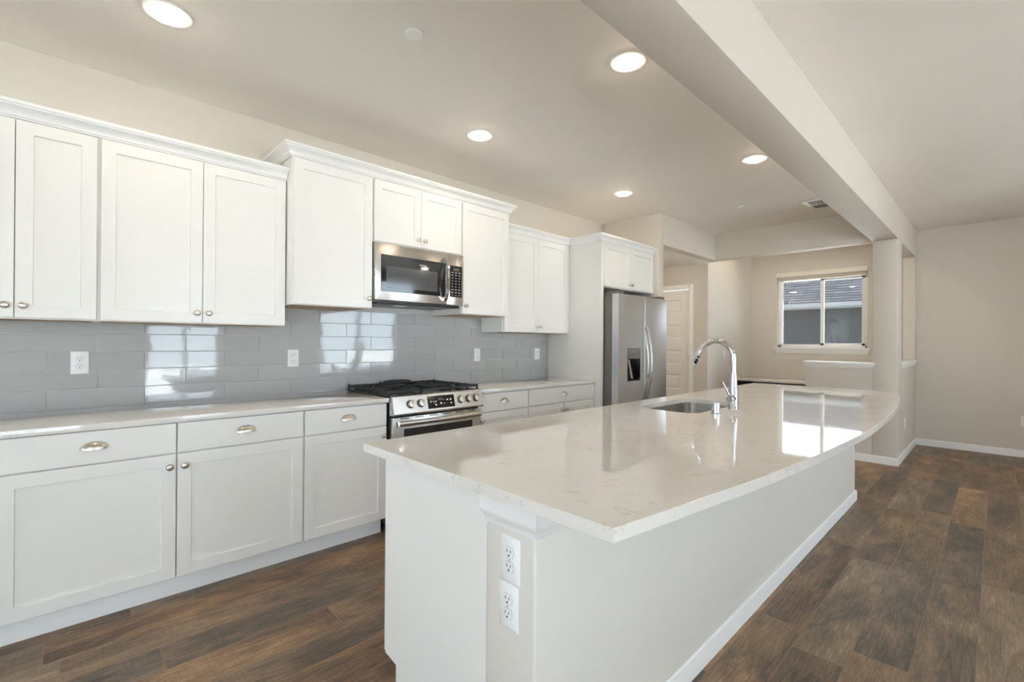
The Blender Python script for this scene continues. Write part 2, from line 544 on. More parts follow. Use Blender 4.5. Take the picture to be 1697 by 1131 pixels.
# nook window (in view): frame set back in the drywall opening, slider with two sashes
b = B()
fy0, fy1 = YN + 0.075, YN + 0.145
FZ1 = WZ1
def wb_(x0, x1, z0, z1, y0=fy0, y1=fy1): b.box(x0, x1, y0, y1, z0, z1, bev=0.003)
wb_(WX0, WX1, WZ0, WZ0 + 0.035); wb_(WX0, WX1, FZ1 - 0.035, FZ1)
wb_(WX0, WX0 + 0.045, WZ0, FZ1); wb_(WX1 - 0.04, WX1, WZ0, FZ1)
win1 = structure(b.build('window_1', MVINYL))
for nm, sx0, sx1, yy in (('fixed_sash', WX0 + 0.03, 1.60, fy0 + 0.03), ('sliding_sash', 1.565, WX1 - 0.03, fy0 + 0.002)):
    b = B()
    z0, z1 = WZ0 + 0.02, FZ1 - 0.105
    wd = 0.028 if nm == 'fixed_sash' else 0.048
    b.box(sx0, sx1, yy, yy + 0.026, z0, z0 + wd, bev=0.002); b.box(sx0, sx1, yy, yy + 0.026, z1 - wd, z1, bev=0.002)
    b.box(sx0, sx0 + wd, yy, yy + 0.026, z0, z1, bev=0.002); b.box(sx1 - wd, sx1, yy, yy + 0.026, z0, z1, bev=0.002)
    so = b.build(nm, MVINYL, win1)
    g = B(); g.box(sx0 + wd * 0.6, sx1 - wd * 0.6, yy + 0.010, yy + 0.014, z0 + wd * 0.6, z1 - wd * 0.6)
    g.build('glass_pane', MGLASS, so)
b = B(); b.box(WX0 + 0.02, WX1 - 0.02, fy0 + 0.02, fy1, FZ1 - 0.12, FZ1 - 0.03)
b.build('head_rail', MVINYL, win1)
b = B()
b.prism([(YN + 0.09, 1.213), (YN - 0.035, 1.213), (YN - 0.038, 1.222), (YN - 0.034, 1.236), (YN + 0.09, 1.236)], 0, WX0 - 0.045, WX1 + 0.03)
b.build('sill', MTRIM, win1)
b = B()
b.loft([[(WX0 - 0.035 + t, YN + 0.002, z), (WX1 + 0.022 - t, YN + 0.002, z), (WX1 + 0.022 - t, YN - o, z), (WX0 - 0.035 + t, YN - o, z)] for z, o, t in ((1.142, 0.010, 0.022), (1.152, 0.014, 0.018), (1.205, 0.024, 0.002), (1.213, 0.026, 0.0))])
b.build('sill_apron', MTRIM, win1)
portal('daylight_portal', ((WX0 + WX1) / 2, YN + 0.2, (WZ0 + WZ1) / 2), (-PI / 2, 0, 0), WX1 - WX0, WZ1 - WZ0)

# raised blind in the nook window
bl = thing('window_blind', 'cream slatted blind pulled all the way up under its valance in the far window', 'blind', ((WX0 + WX1) / 2, YN, 2.35))
b = B(); b.prism([(YN - 0.03, 2.338), (YN - 0.03, 2.400), (YN - 0.024, 2.406), (YN + 0.002, 2.406), (YN - 0.012, 2.40), (YN - 0.016, 2.338)], 0, WX0 - 0.006, WX1 + 0.004)
b.build('valance', MBLIND, bl)
b = B(); b.box(WX0 + 0.008, WX1 - 0.008, YN + 0.002, YN + 0.055, 2.365, 2.4045, bev=0.002); b.build('headrail', MBLIND, bl)
b = B()
for i in range(12): b.box(WX0 + 0.012, WX1 - 0.012, YN + 0.004, YN + 0.054, 2.292 + i * 0.006, 2.2955 + i * 0.006)
b.build('slat_stack', MBLIND, bl)
b = B(); b.box(WX0 + 0.012, WX1 - 0.012, YN + 0.003, YN + 0.055, 2.276, 2.2905, bev=0.003); b.build('bottom_rail', MBLIND, bl)
b = B(); b.tube([(1.075, YN + 0.0, 2.36), (1.075, YN - 0.002, 1.98)], 0.0045, 8); b.build('tilt_wand', MPLAS, bl)
b = B(); b.tube([(1.17, YN + 0.0, 2.36), (1.17, YN + 0.002, 1.95)], 0.0014, 6); b.lathe([(0, 1.925), (0.006, 1.93), (0.003, 1.952), (0, 1.953)], (1.17, YN + 0.002, 0), 2, 8); b.build('lift_cord', MPLAS, bl)

# ------------------------------------------------------------------ baseboards, caps
BBP = [(0, 0), (0.013, 0), (0.013, 0.066), (0.010, 0.078), (0.004, 0.083), (0, 0.083)]
def baseboard(name, path):
    b = B(); b.sweep(BBP, path); return structure(b.build(name, MTRIM))
baseboard('baseboard_far', [(2.70, Y1), (X1, Y1)])
baseboard('baseboard_column', [(2.487, 6.39), (2.70, 6.39), (2.70, 7.98)])
baseboard('baseboard_half_front', [(1.852, 6.51), (1.852, 6.39), (2.487, 6.39)])
baseboard('baseboard_nook_left', [(XN, YN), (XN, 6.57)][::-1])
baseboard('baseboard_nook_window', [(XN, YN), (2.58, YN)])
baseboard('baseboard_hall', [(0.40, 6.57), (XN, 6.57)])

def cap(name, x0, x1, y0, y1, zt, over=(0.022, 0.022, 0.022, 0.022), h=0.068):
    b = B()
    b.box(x0 - over[0], x1 + over[1], y0 - over[2], y1 + over[3], zt - 0.022, zt, bev=0.003)
    rings = []
    for z, o in ((zt - h, 0.004), (zt - h + 0.008, 0.007), (zt - h + 0.03, 0.010), (zt - 0.024, 0.018), (zt - 0.021, 0.018)):
        f = [min(o, q) if q else 0 for q in over]
        rings.append([(x0 - f[0], y0 - f[2], z), (x1 + f[1], y0 - f[2], z), (x1 + f[1], y1 + f[3], z), (x0 - f[0], y1 + f[3], z)])
    b.loft(rings)
    return structure(b.build(name, MTRIM))
cap('trim_1', 1.852, 2.487, 6.39, 6.51, 1.088, (0.022, 0.024, 0.022, 0.022))
cap('trim_2', 2.58, 2.70, 6.727, 7.918, 1.098, (0.022, 0.022, 0.0, 0.0), 0.075)

# ------------------------------------------------------------------ hall door
DX0, DX1, DY = -0.435, 0.324, 6.585
b = B(); b.box(DX0, DX1, DY, DY + 0.038, 0.012, 2.07)
def dpanel(b, x0, x1, z0, z1, y):
    rings = []
    for ins, dep in ((0, 0), (0.012, 0.010), (0.030, 0.010), (0.050, 0.003)):
        rings.append([(x0 + ins, y + dep, z0 + ins), (x1 - ins, y + dep, z0 + ins), (x1 - ins, y + dep, z1 - ins), (x0 + ins, y + dep, z1 - ins)])
    return rings
# the door face is rebuilt as a frame around five moulded panels
b = B()
px0, px1 = DX0 + 0.115, DX1 - 0.115
PZ = [(0.235, 0.455), (0.605, 0.828), (0.972, 1.192), (1.350, 1.565), (1.722, 1.928)]
zs = 0.012
for (z0, z1) in PZ + [(2.07, 2.07)]:
    b.box(px0, px1, DY, DY + 0.038, zs, z0); zs = z1
b.box(DX0, px0, DY, DY + 0.038, 0.012, 2.07); b.box(px1, DX1, DY, DY + 0.038, 0.012, 2.07)
for (z0, z1) in PZ:
    b.loft(dpanel(b, px0, px1, z0, z1, DY), cap=False)
    b.box(px0 + 0.05, px1 - 0.05, DY + 0.003, DY + 0.03, z0 + 0.05, z1 - 0.05)
door = structure(b.build('door_1', MTRIM, angle=25))
for z in (0.22, 1.075, 1.79):
    b = B(); b.tube([(DX1 + 0.003, DY - 0.006, z - 0.045), (DX1 + 0.003, DY - 0.006, z + 0.045)], 0.007, 10); b.box(DX1 - 0.012, DX1 + 0.010, DY - 0.003, DY + 0.001, z - 0.044, z + 0.044)
    b.build('hinge', MNICK, door)
b = B(); b.lathe([(0, -0.055), (0.02, -0.053), (0.027, -0.04), (0.024, -0.025), (0.011, -0.018), (0.011, -0.006), (0.03, -0.004), (0.03, 0)], (DX0 + 0.065, DY, 0.95), 1, 16); b.build('door_handle', MNICK, door)
b = B()
CP = [(0, 0), (0.0, 0.064), (-0.012, 0.064), (-0.016, 0.055), (-0.016, 0.006), (-0.010, 0.0)]
def casing_leg(x_in, sgn):
    b.prism([(x_in + sgn * w, 6.57 + dpt) for dpt, w in CP], 2, 0.0, 2.08 + 0.064)
casing_leg(DX1 + 0.004, 1); casing_leg(DX0 - 0.004, -1)
b.prism([(6.57 + dpt, 2.08 + w) for dpt, w in CP], 0, DX0 - 0.004, DX1 + 0.004)
b.box(DX1 + 0.004, DX1 + 0.012, 6.571, 6.685, 0, 2.09); b.box(DX0 - 0.014, DX0 - 0.004, 6.571, 6.685, 0, 2.09); b.box(DX0 - 0.014, DX1 + 0.012, 6.571, 6.685, 2.075, 2.086)
structure(b.build('trim_3', MTRIM))

# ------------------------------------------------------------------ cabinet builders
def shaker(b, xf, y0, y1, z0, z1, rim=0.057, th=0.019, dep=0.009):
    """shaker door facing +x: front face at xf"""
    e = 0.0015
    def R(x, i): return [(x, y0 + i, z0 + i), (x, y1 - i, z0 + i), (x, y1 - i, z1 - i), (x, y0 + i, z1 - i)]
    b.loft([R(xf - th, 0), R(xf - e, 0), R(xf, e), R(xf, rim), R(xf - dep, rim + 0.0025)])
def slab(b, xf, y0, y1, z0, z1, th=0.019):
    e = 0.0015
    def R(x, i): return [(x, y0 + i, z0 + i), (x, y1 - i, z0 + i), (x, y1 - i, z1 - i), (x, y0 + i, z1 - i)]
    b.loft([R(xf - th, 0), R(xf - e, 0), R(xf, e)])

def knob(parent, x, y, z):
    b = B()
    b.lathe([(0.009, 0), (0.0085, 0.002), (0.006, 0.006), (0.0055, 0.012), (0.010, 0.016), (0.0155, 0.019), (0.0165, 0.022), (0.0145, 0.026), (0.008, 0.0285), (0, 0.029)], (x, y, z), 0, 20)
    return b.build('knob', MNICK, parent, angle=60)

def cup_pull(parent, x, y, z):
    """bin pull: quarter-ellipsoid shell open at the bottom, with a flat flange"""
    b = B()
    W, H, D = 0.046, 0.033, 0.026
    nu, nv = 20, 8
    def shell(k):
        g = []
        for i in range(nu + 1):
            t = PI * i / nu
            rr = math.sin(t) ** 0.8
            g.append([b.v((x + D * k * rr * math.sin(PI / 2 * j / nv), y - W * k * math.cos(t), z + H * k * rr * math.cos(PI / 2 * j / nv))) for j in range(nv + 1)])
        return g
    go, gi = shell(1.0), shell(0.94)
    for g in (go, gi):
        for i in range(nu):
            for j in range(nv):
                b.face([g[i][j], g[i + 1][j], g[i + 1][j + 1], g[i][j + 1]])
    for i in range(nu): b.face([go[i][nv], go[i + 1][nv], gi[i + 1][nv], gi[i][nv]])
    rim = [(x, y - (W + 0.004) * math.cos(PI * i / nu), z + (H + 0.004) * math.sin(PI * i / nu) ** 0.8) for i in range(nu + 1)]
    rim2 = [(x, y - (W - 0.002) * math.cos(PI * i / nu), z + (H - 0.002) * math.sin(PI * i / nu) ** 0.8) for i in range(nu + 1)]
    ra = [b.v(p) for p in rim]; rb = [b.v((p[0] + 0.002, p[1], p[2])) for p in rim]; rc = [b.v((p[0] + 0.002, p[1], p[2])) for p in rim2]
    for i in range(nu):
        b.face([ra[i], ra[i + 1], rb[i + 1], rb[i]]); b.face([rb[i], rb[i + 1], rc[i + 1], rc[i]])
    bmesh.ops.remove_doubles(b.bm, verts=b.bm.verts[:], dist=0.0002)
    return b.build('cup_pull', MNICK, parent, angle=50)

CT = 0.914
BX = 0.610        # base carcass front
def base_cabinet(label, y0, y1, drawers, doors, group='white base cabinets along the tiled wall', filler=None):
    """drawers: list of (y0, y1); doors: list of (y0, y1, knob side)"""
    t = thing('base_cabinet', label, 'cabinet', ((BX) / 2, (y0 + y1) / 2, 0), group)
    b = B(); b.box(0.016, BX, y0, y1, 0.112, 0.883); b.build('carcass', MCAB, t)
    b = B(); b.box(0.016, 0.535, y0, y1, 0.0, 0.111); b.build('toe_kick', MCAB, t)
    for (a, c) in drawers:
        b = B(); slab(b, BX + 0.020, a, c, 0.734, 0.878)
        dr = b.build('drawer', MCAB, t)
        cup_pull(dr, BX + 0.020, (a + c) / 2, 0.797)
    for (a, c, sd) in doors:
        b = B(); shaker(b, BX + 0.020, a, c, 0.118, 0.727)
        dr = b.build('door', MCAB, t)
        knob(dr, BX + 0.020, c - 0.028 if sd > 0 else a + 0.028, 0.668)
    return t
base_cabinet('double white base cabinet with two drawers at the left end of the long counter', -0.43, 1.030, [(-0.187, 0.4175), (0.4235, 1.026)], [(-0.187, 0.4175, 1), (0.4235, 1.026, -1)])
base_cabinet('narrow white base cabinet directly left of the range', 1.031, 1.568, [(1.037, 1.563)], [(1.037, 1.563, 1)])
base_cabinet('narrow white base cabinet directly right of the range', 2.343, 2.916, [(2.352, 2.909)], [(2.352, 2.909, -1)])
base_cabinet('wide white base cabinet between the narrow cabinet and the refrigerator panel', 2.917, 3.862, [(2.926, 3.856)], [(2.926, 3.388, 1), (3.394, 3.856, -1)])
# toe moulding along the base runs
for nm, a, c, lab in (('toe_molding', -0.43, 1.568, 'long white toe molding on the floor under the left base cabinets'), ('toe_molding', 2.343, 3.862, 'white toe molding on the floor between range and refrigerator panel')):
    b = B(); b.prism([(0.536, 0), (0.549, 0), (0.549, 0.070), (0.546, 0.078), (0.5465, 0.084), (0.541, 0.092), (0.536, 0.094)], 1, a, c)
    o = b.build(nm, MTRIM, origin=(0.54, (a + c) / 2, 0)); tag(o, lab, 'molding', 'toe moldings under the base cabinets')

# wall counters
def counter(label, y0, y1):
    b = B(); b.box(0.0125, 0.648, y0, y1, 0.8845, CT, bev=0.002)
    o = b.build('countertop', MQ, origin=(0.33, (y0 + y1) / 2, 0.8845)); return tag(o, label, 'countertop', 'quartz counters along the tiled wall')
counter('long pale quartz countertop left of the range along the tiled wall', -0.43, 1.570)
counter('short pale quartz countertop between the range and the refrigerator panel', 2.341, 3.8625)

# uppers
UX, UD = 0.305, 0.325
def upper(label, y0, y1, z0, z1, box_x, doors, rim=0.057, group='white wall cabinets over the counter', kz=0.055, name='wall_cabinet', under=True):
    t = thing(name, label, 'cabinet', (box_x / 2, (y0 + y1) / 2, z0), group)
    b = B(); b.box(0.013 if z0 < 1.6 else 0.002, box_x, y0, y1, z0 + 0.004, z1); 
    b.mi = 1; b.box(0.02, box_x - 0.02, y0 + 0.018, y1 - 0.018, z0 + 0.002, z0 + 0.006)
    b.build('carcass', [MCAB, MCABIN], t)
    for (a, c, sd, da, dc) in doors:
        b = B(); shaker(b, box_x + 0.0205, a, c, da, dc, rim)
        dr = b.build('door', MCAB, t)
        knob(dr, box_x + 0.0205, c - 0.027 if sd > 0 else a + 0.027, da + kz)
    return t
LZ0, LZ1 = 1.378, 2.312
upper('white wall cabinet at the far left edge with a knob on each door', -0.44, 0.1375, LZ0, LZ1, UX, [(-0.432, -0.1515, 1, LZ0 + 0.010, 2.294), (-0.1485, 0.131, -1, LZ0 + 0.010, 2.294)])
upper('large white double-door wall cabinet over the left outlet and counter', 0.138, 1.026, LZ0, LZ1, UX, [(0.146, 0.5785, 1, LZ0 + 0.008, 2.294), (0.5815, 1.020, -1, LZ0 + 0.008, 2.294)])
TX = 0.402
upper('taller white wall cabinet directly left of the microwave', 1.030, 1.5645, 1.512, 2.438, TX, [(1.040, 1.560, 1, 1.520, 2.424)], kz=0.062)
upper('short white double-door wall cabinet above the microwave', 1.565, 2.3445, 1.984, 2.438, TX, [(1.575, 1.953, 1, 1.994, 2.424), (1.956, 2.337, -1, 1.994, 2.424)], kz=0.052)
upper('taller white wall cabinet directly right of the microwave', 2.345, 2.872, 1.512, 2.438, TX, [(2.351, 2.864, -1, 1.520, 2.424)], kz=0.062)
upper('white double-door wall cabinet beside the refrigerator panel', 2.9, 3.8625, LZ0, LZ1, UX, [(2.910, 3.357, 1, LZ0 + 0.008, 2.294), (3.360, 3.806, -1, LZ0 + 0.008, 2.294)])

# refrigerator surround: tall side panel with the cabinet bridging over the fridge
FXB = 0.690
t = thing('refrigerator_cabinet', 'white tall panel and double-door cabinet enclosing the refrigerator', 'cabinet', (0.35, 4.37, 0))
b = B(); b.box(0.002, FXB, 3.864, 3.890, 0.0, 2.312, bev=0.001); b.build('side_panel', MCAB, t)
b = B(); b.box(0.002, FXB, 3.891, 4.884, 1.850, 2.312); b.build('carcass', MCAB, t)
b = B(); b.box(FXB + 0.0003, FXB + 0.018, 3.8635, 3.903, 0.0, 2.298, bev=0.001); b.build('face_stile', MCAB, t)
for a, c, sd in ((3.905, 4.384, 1), (4.387, 4.866, -1)):
    b = B(); shaker(b, FXB + 0.0205, a, c, 1.858, 2.296, 0.057)
    dr = b.build('door', MCAB, t); knob(dr, FXB + 0.0205, c - 0.027 if sd > 0 else a + 0.027, 1.905)

# crown mouldings
CR = [(0, 0), (0.012, 0), (0.014, 0.006), (0.020, 0.009), (0.022, 0.018), (0.029, 0.030), (0.040, 0.040), (0.050, 0.046), (0.053, 0.053), (0.058, 0.055), (0.058, 0.070), (0, 0.070)]
def crown(label, path, z):
    b = B(); b.sweep([(o_, z + zz) for o_, zz in CR], path)
    o = b.build('crown_molding', MTRIM, origin=(path[0][0], path[0][1], z)); return tag(o, label, 'molding', 'crown moldings on top of the wall cabinets')
crown('white crown molding along the top of the two left wall cabinets', [(UX + 0.002, -0.44), (UX + 0.002, 1.028)], 2.300)
crown('highest white crown molding wrapping the three taller cabinets around the microwave', [(0.004, 1.028), (TX + 0.003, 1.028), (TX + 0.003, 2.873), (0.004, 2.873)], 2.434)
crown('white crown molding running from the taller cabinets around the top of the refrigerator surround', [(UX + 0.002, 2.902), (UX + 0.002, 3.863), (FXB + 0.004, 3.863), (FXB + 0.004, 4.883)], 2.300)

# ------------------------------------------------------------------ backsplash tiles
bs = thing('tile_backsplash', 'glossy grey running-bond tile backsplash on the wall above the long counter', 'tiles', (0.0, 1.7, CT))
b = B(); b.box(0.0005, 0.006, -0.44, 3.862, 0.86, 1.99); b.build('grout_bed', MGROUT, bs)
b = B()
ZJ = [0.9155, 1.0205, 1.1225, 1.2205, 1.3205, 1.4200, 1.5195, 1.6190]
rng = random.Random(5)
gp = 0.0013
for ri in range(-1, 7):
    z0, z1 = (0.862, ZJ[0]) if ri < 0 else (ZJ[ri], ZJ[ri + 1])
    start = -0.0475 if ri % 2 == 0 else 0.1515
    yy = start - 0.4035 * 3
    while yy < 3.862:
        a, c = max(yy, -0.44), min(yy + 0.4035, 3.861)
        yy += 0.4035
        if c - a < 0.02: continue
        # rows above 1.38 exist only where the wall cabinets leave the wall open
        if z0 > 1.37:
            a = max(a, 1.0275); c = min(c, 2.899)
            if z0 > 1.5: continue
            if c - a < 0.01: continue
        tx, ty = rng.uniform(-1, 1) * 0.0006, rng.uniform(-1, 1) * 0.0005
        e = 0.0016
        xm = 0.0112
        def R(x, i): return [(x, a + gp + i, z0 + gp + i), (x, c - gp - i, z0 + gp + i), (x, c - gp - i, z1 - gp - i), (x, a + gp + i, z1 - gp - i)]
        ring = R(xm, e)
        ring = [(x + ty * (1 if k in (1, 2) else -1) + tx * (1 if k in (2, 3) else -1), yv, zv) for k, (x, yv, zv) in enumerate(ring)]
        b.loft([R(0.004, 0), R(xm - 0.0014, 0), ring])
b.build('tiles', MTILE, bs, angle=20)

# ------------------------------------------------------------------ outlets
def frame_mat(o, n):
    """local x=width, y=up, z=normal -> world, for a plate on a wall with outward normal n"""
    n = Vector(n); up = Vector((0, 0, 1)); w = up.cross(n)
    Mx = Matrix.Identity(4)
    for i in range(3): Mx[i][0], Mx[i][1], Mx[i][2], Mx[i][3] = w[i], up[i], n[i], o[i]
    return Mx
def oval(w, h, flat, n=10):
    pts = []
    for k in range(4 * n):
        t = 2 * PI * k / (4 * n)
        x_, y_ = w * math.cos(t), w * math.sin(t)
        pts.append((x_, max(-flat, min(flat, y_ * h / w))))
    return pts
def outlet(label, o, n, w=0.072, h=0.117, style='duplex', group='white power outlets'):
    t = thing('wall_outlet', label, 'outlet', o, group)
    Mx = frame_mat(o, n)
    b = B(Mx); 
    b.loft([[(-w / 2, -h / 2, 0), (w / 2, -h / 2, 0), (w / 2, h / 2, 0), (-w / 2, h / 2, 0)],
            [(-w / 2, -h / 2, 0.002), (w / 2, -h / 2, 0.002), (w / 2, h / 2, 0.002), (-w / 2, h / 2, 0.002)],
            [(-w / 2 + 0.005, -h / 2 + 0.005, 0.0055), (w / 2 - 0.005, -h / 2 + 0.005, 0.0055), (w / 2 - 0.005, h / 2 - 0.005, 0.0055), (-w / 2 + 0.005, h / 2 - 0.005, 0.0055)]])
    b.mi = 1
    if style == 'duplex': b.lathe([(0.0028, 0.0053), (0.0028, 0.0062), (0, 0.0064)], (0, 0, 0), 2, 10)
    else:
        for yy in (-h / 2 + 0.012, h / 2 - 0.012): b.lathe([(0.0022, 0.0053), (0.0022, 0.0062), (0, 0.0064)], (0, yy, 0), 2, 10)
    b.build('cover_plate', [MPLAS, MNICK], t)
    def slots(b, cy):
        b.mi = 1
        b.box(-0.0079, -0.0055, cy + 0.0005, cy + 0.0085, 0.0070, 0.0081); b.box(0.0055, 0.0079, cy + 0.0005, cy + 0.0085, 0.0070, 0.0081)
        b.lathe([(0.0028, 0.0070), (0.0028, 0.0081), (0, 0.0081)], (0, cy - 0.0075, 0), 2, 10)
        b.mi = 0
    if style == 'duplex':
        for cy in (-0.0195, 0.0195):
            b = B(Mx)
            b.mi = 1; b.loft([[(x_ * 1.025, y_ * 1.025 + cy, 0.0050) for x_, y_ in oval(0.0172, 0.0172, 0.0142)], [(x_ * 1.025, y_ * 1.025 + cy, 0.0058) for x_, y_ in oval(0.0172, 0.0172, 0.0142)]])
            b.mi = 0; b.loft([[(x_, y_ + cy, 0.0050) for x_, y_ in oval(0.0172, 0.0172, 0.0142)], [(x_, y_ + cy, 0.0072) for x_, y_ in oval(0.0172, 0.0172, 0.0142)], [(x_ * 0.94, y_ * 0.94 + cy, 0.0078) for x_, y_ in oval(0.0172, 0.0172, 0.0142)]])
            slots(b, cy)
            b.build('receptacle', [MPLAS, MDARK], t)
    elif style == 'decora':
        b = B(Mx)
        b.mi = 1; b.box(-0.0172, 0.0172, -0.034, 0.034, 0.005, 0.0058)
        b.mi = 0; b.box(-0.0165, 0.0165, -0.0333, 0.0333, 0.005, 0.0076, bev=0.0006, seg=1)
        slots(b, -0.019); slots(b, 0.019)
        b.build('receptacle', [MPLAS, MDARK], t)
    return t
TW = 0.0112
outlet('white outlet plate on the grey tile above the left counter, nearest the camera', (TW, 0.079, 1.163), (1, 0, 0), 0.073, 0.122)
outlet('white outlet with a rectangular face on the tile left of the range', (TW, 1.179, 1.166), (1, 0, 0), 0.074, 0.120, 'decora')
outlet('white outlet with a rectangular face on the tile right of the range', (TW, 2.852, 1.167), (1, 0, 0), 0.074, 0.121, 'decora')
outlet('white outlet with a rectangular face on the tile next to the refrigerator panel', (TW, 3.683, 1.165), (1, 0, 0), 0.076, 0.121, 'decora')
outlet('white outlet on the far beige wall at the right edge of view', (3.664, Y1, 0.412), (0, -1, 0), 0.074, 0.122)
outlet('white outlet low on the bright half wall beside the far column', (2.70, 6.98, 0.39), (1, 0, 0), 0.074, 0.120)
sw = thing('light_switch', 'white light switch on the pale nook wall behind the faucet', 'switch', (XN, 7.13, 1.13))
Mx = frame_mat((XN, 7.13, 1.13), (1, 0, 0))
b = B(Mx); b.box(-0.036, 0.036, -0.058, 0.058, 0, 0.005, bev=0.002); b.build('cover_plate', MPLAS, sw)
b = B(Mx); b.prism([(-0.033, 0.005), (0.033, 0.005), (0.033, 0.0065), (0.0, 0.0075), (-0.033, 0.0095)], 0, -0.0165, 0.0165); b.build('rocker', MPLAS, sw)

# ------------------------------------------------------------------ island
IX0, IPX, IX1, IY0, IY1 = 1.845, 2.430, 2.620, 0.878, 4.755
isl = thing('kitchen_island', 'long white kitchen island with a beige outlet end and curved overhanging top', 'island', (2.2, 2.8, 0))
b = B()
b.prism([(IPX, 0.0), (IX0 + 0.095, 0.0), (IX0 + 0.095, 0.125), (IX0 + 0.019, 0.135), (IX0 + 0.019, 0.884), (IPX, 0.884)], 1, IY0, IY0 + 0.02)
b.build('end_panel', MCAB, isl)
b = B()
SX0, SX1, SY0, SY1 = 1.950, 2.325, 2.430, 3.110
b.box(IX0 + 0.020, IX0 + 0.04, IY0 + 0.0205, IY1, 0.13, 0.8835)
b.box(IPX - 0.02, IPX - 0.001, IY0 + 0.0205, IY1, 0.0, 0.8835)
b.box(IX0 + 0.04, IPX - 0.02, IY1 - 0.02, IY1, 0.0, 0.8835)
b.box(IX0 + 0.04, IPX - 0.02, IY0 + 0.0205, IY1 - 0.02, 0.10, 0.12)
b.build('carcass', MCAB, isl)
b = B(); b.box(IX0 + 0.095, IX0 + 0.11, IY0 + 0.0205, IY1, 0.0, 0.0995); b.build('toe_kick', MCAB, isl)
nd = 6
for i in range(nd):
    w_ = (IY1 - IY0 - 0.01) / nd
    a, c = IY0 + 0.004 + i * w_ + 0.002, IY0 + 0.004 + (i + 1) * w_ - 0.002
    b = B(); e = 0.0015; xf = IX0
    def R(x, q): return [(x, a + q, 0.135 + q), (x, a + q, 0.875 - q), (x, c - q, 0.875 - q), (x, c - q, 0.135 + q)]
    b.loft([R(xf + 0.019, 0), R(xf + e, 0), R(xf, e), R(xf, 0.057), R(xf + 0.009, 0.0595)])
    b.build('door', MCAB, isl)
b = B(); b.box(IPX, IX1, IY0 + 0.001, IY1, 0.0, 0.8838, bev=0.008, seg=3); b.build('pony_wall', MPONY, isl)
b = B(); b.sweep([(o_ + 0.0005, z_) for o_, z_ in BBP], [(IPX + 0.001, IY0 + 0.001), (IX1, IY0 + 0.001), (IX1, IY1), (IPX + 0.001, IY1)])
b.build('baseboard', MTRIM, isl)
# moulded cap trim under the counter at the beige end
b = B()
TRM = [(0.0008, 0.783), (0.004, 0.783), (0.007, 0.790), (0.008, 0.799), (0.015, 0.807), (0.024, 0.818), (0.026, 0.826), (0.026, 0.883), (0.0008, 0.883)]
b.sweep(TRM, [(IPX - 0.003, IY0 + 0.001), (IX1, IY0 + 0.001), (IX1, IY0 + 0.42)])
b.build('cap_trim', MTRIM, isl)

# curved quartz top with a sink cut-out
EX = [(2.902, 0.807), (2.917, 0.92), (2.932, 1.03), (2.951, 1.19), (2.975, 1.37), (3.008, 1.73), (3.026, 1.99), (3.043, 2.34), (3.049, 2.60), (3.047, 2.875), (3.037, 3.25), (3.016, 3.68), (2.985, 4.05), (2.944, 4.42), (2.892, 4.79)]
def cr(P, n=6):
    out = []
    for i in range(len(P) - 1):
        p0, p1, p2, p3 = [Vector(P[max(0, min(len(P) - 1, i + k_))]) for k_ in (-1, 0, 1, 2)]
        for s_ in range(n):
            t_ = s_ / n
            out.append(0.5 * ((2 * p1) + (p2 - p0) * t_ + (2 * p0 - 5 * p1 + 4 * p2 - p3) * t_ ** 2 + (3 * p1 - p0 - 3 * p2 + p3) * t_ ** 3))
    out.append(Vector(P[-1]))
    return [(p.x, p.y) for p in out]
outer = [(1.820, 0.807)] + cr(EX) + [(1.820, 4.79)]
def rrect(x0, x1, y0, y1, rad, n=8):
    pts = []
    for cx, cy, a0 in ((x1 - rad, y0 + rad, -PI / 2), (x1 - rad, y1 - rad, 0), (x0 + rad, y1 - rad, PI / 2), (x0 + rad, y0 + rad, PI)):
        for i in range(n + 1):
            t_ = a0 + PI / 2 * i / n
            pts.append((cx + rad * math.cos(t_), cy + rad * math.sin(t_)))
    return pts
hole = rrect(SX0, SX1, SY0, SY1, 0.075)
def slab_with_hole(outer, hole, z0, z1, e=0.002):
    b = B()
    flat = outer + hole
    tris = tessellate_polygon([[Vector((p[0], p[1], 0)) for p in outer], [Vector((p[0], p[1], 0)) for p in hole]])
    def inset(poly, amt):
        n = len(poly); out = []
        for i in range(n):
            p, a_, c_ = Vector(poly[i]), Vector(poly[i - 1]), Vector(poly[(i + 1) % n])
            t1, t2 = (p - a_).normalized(), (c_ - p).normalized()
            n1, n2 = Vector((-t1.y, t1.x)), Vector((-t2.y, t2.x))
            m_ = n1 + n2; m_ = m_ / max(0.2, m_.dot(n1))
            out.append(tuple(p + m_ * amt))
        return out
    oi, hi = inset(outer, e), inset(hole, -e)
    tv = [b.v((p[0], p[1], z1)) for p in oi + hi]
    bv = [b.v((p[0], p[1], z0)) for p in flat]
    mv = [b.v((p[0], p[1], z1 - e)) for p in flat]
    for tr in tris:
        b.face([tv[i] for i in tr]); b.face([bv[i] for i in reversed(tr)])
    no = len(outer)
    for base, n in ((0, no), (no, len(hole))):
        for i in range(n):
            i0, i1 = base + i, base + (i + 1) % n
            b.face([bv[i0], bv[i1], mv[i1], mv[i0]]); b.face([mv[i0], mv[i1], tv[i1], tv[i0]])
    return b
o = slab_with_hole(outer, hole, 0.8845, CT).build('island_countertop', MQ, origin=(2.4, 2.8, 0.8845), angle=25)
tag(o, 'large pale quartz island top with one long bowed edge and a sink cut-out', 'countertop')

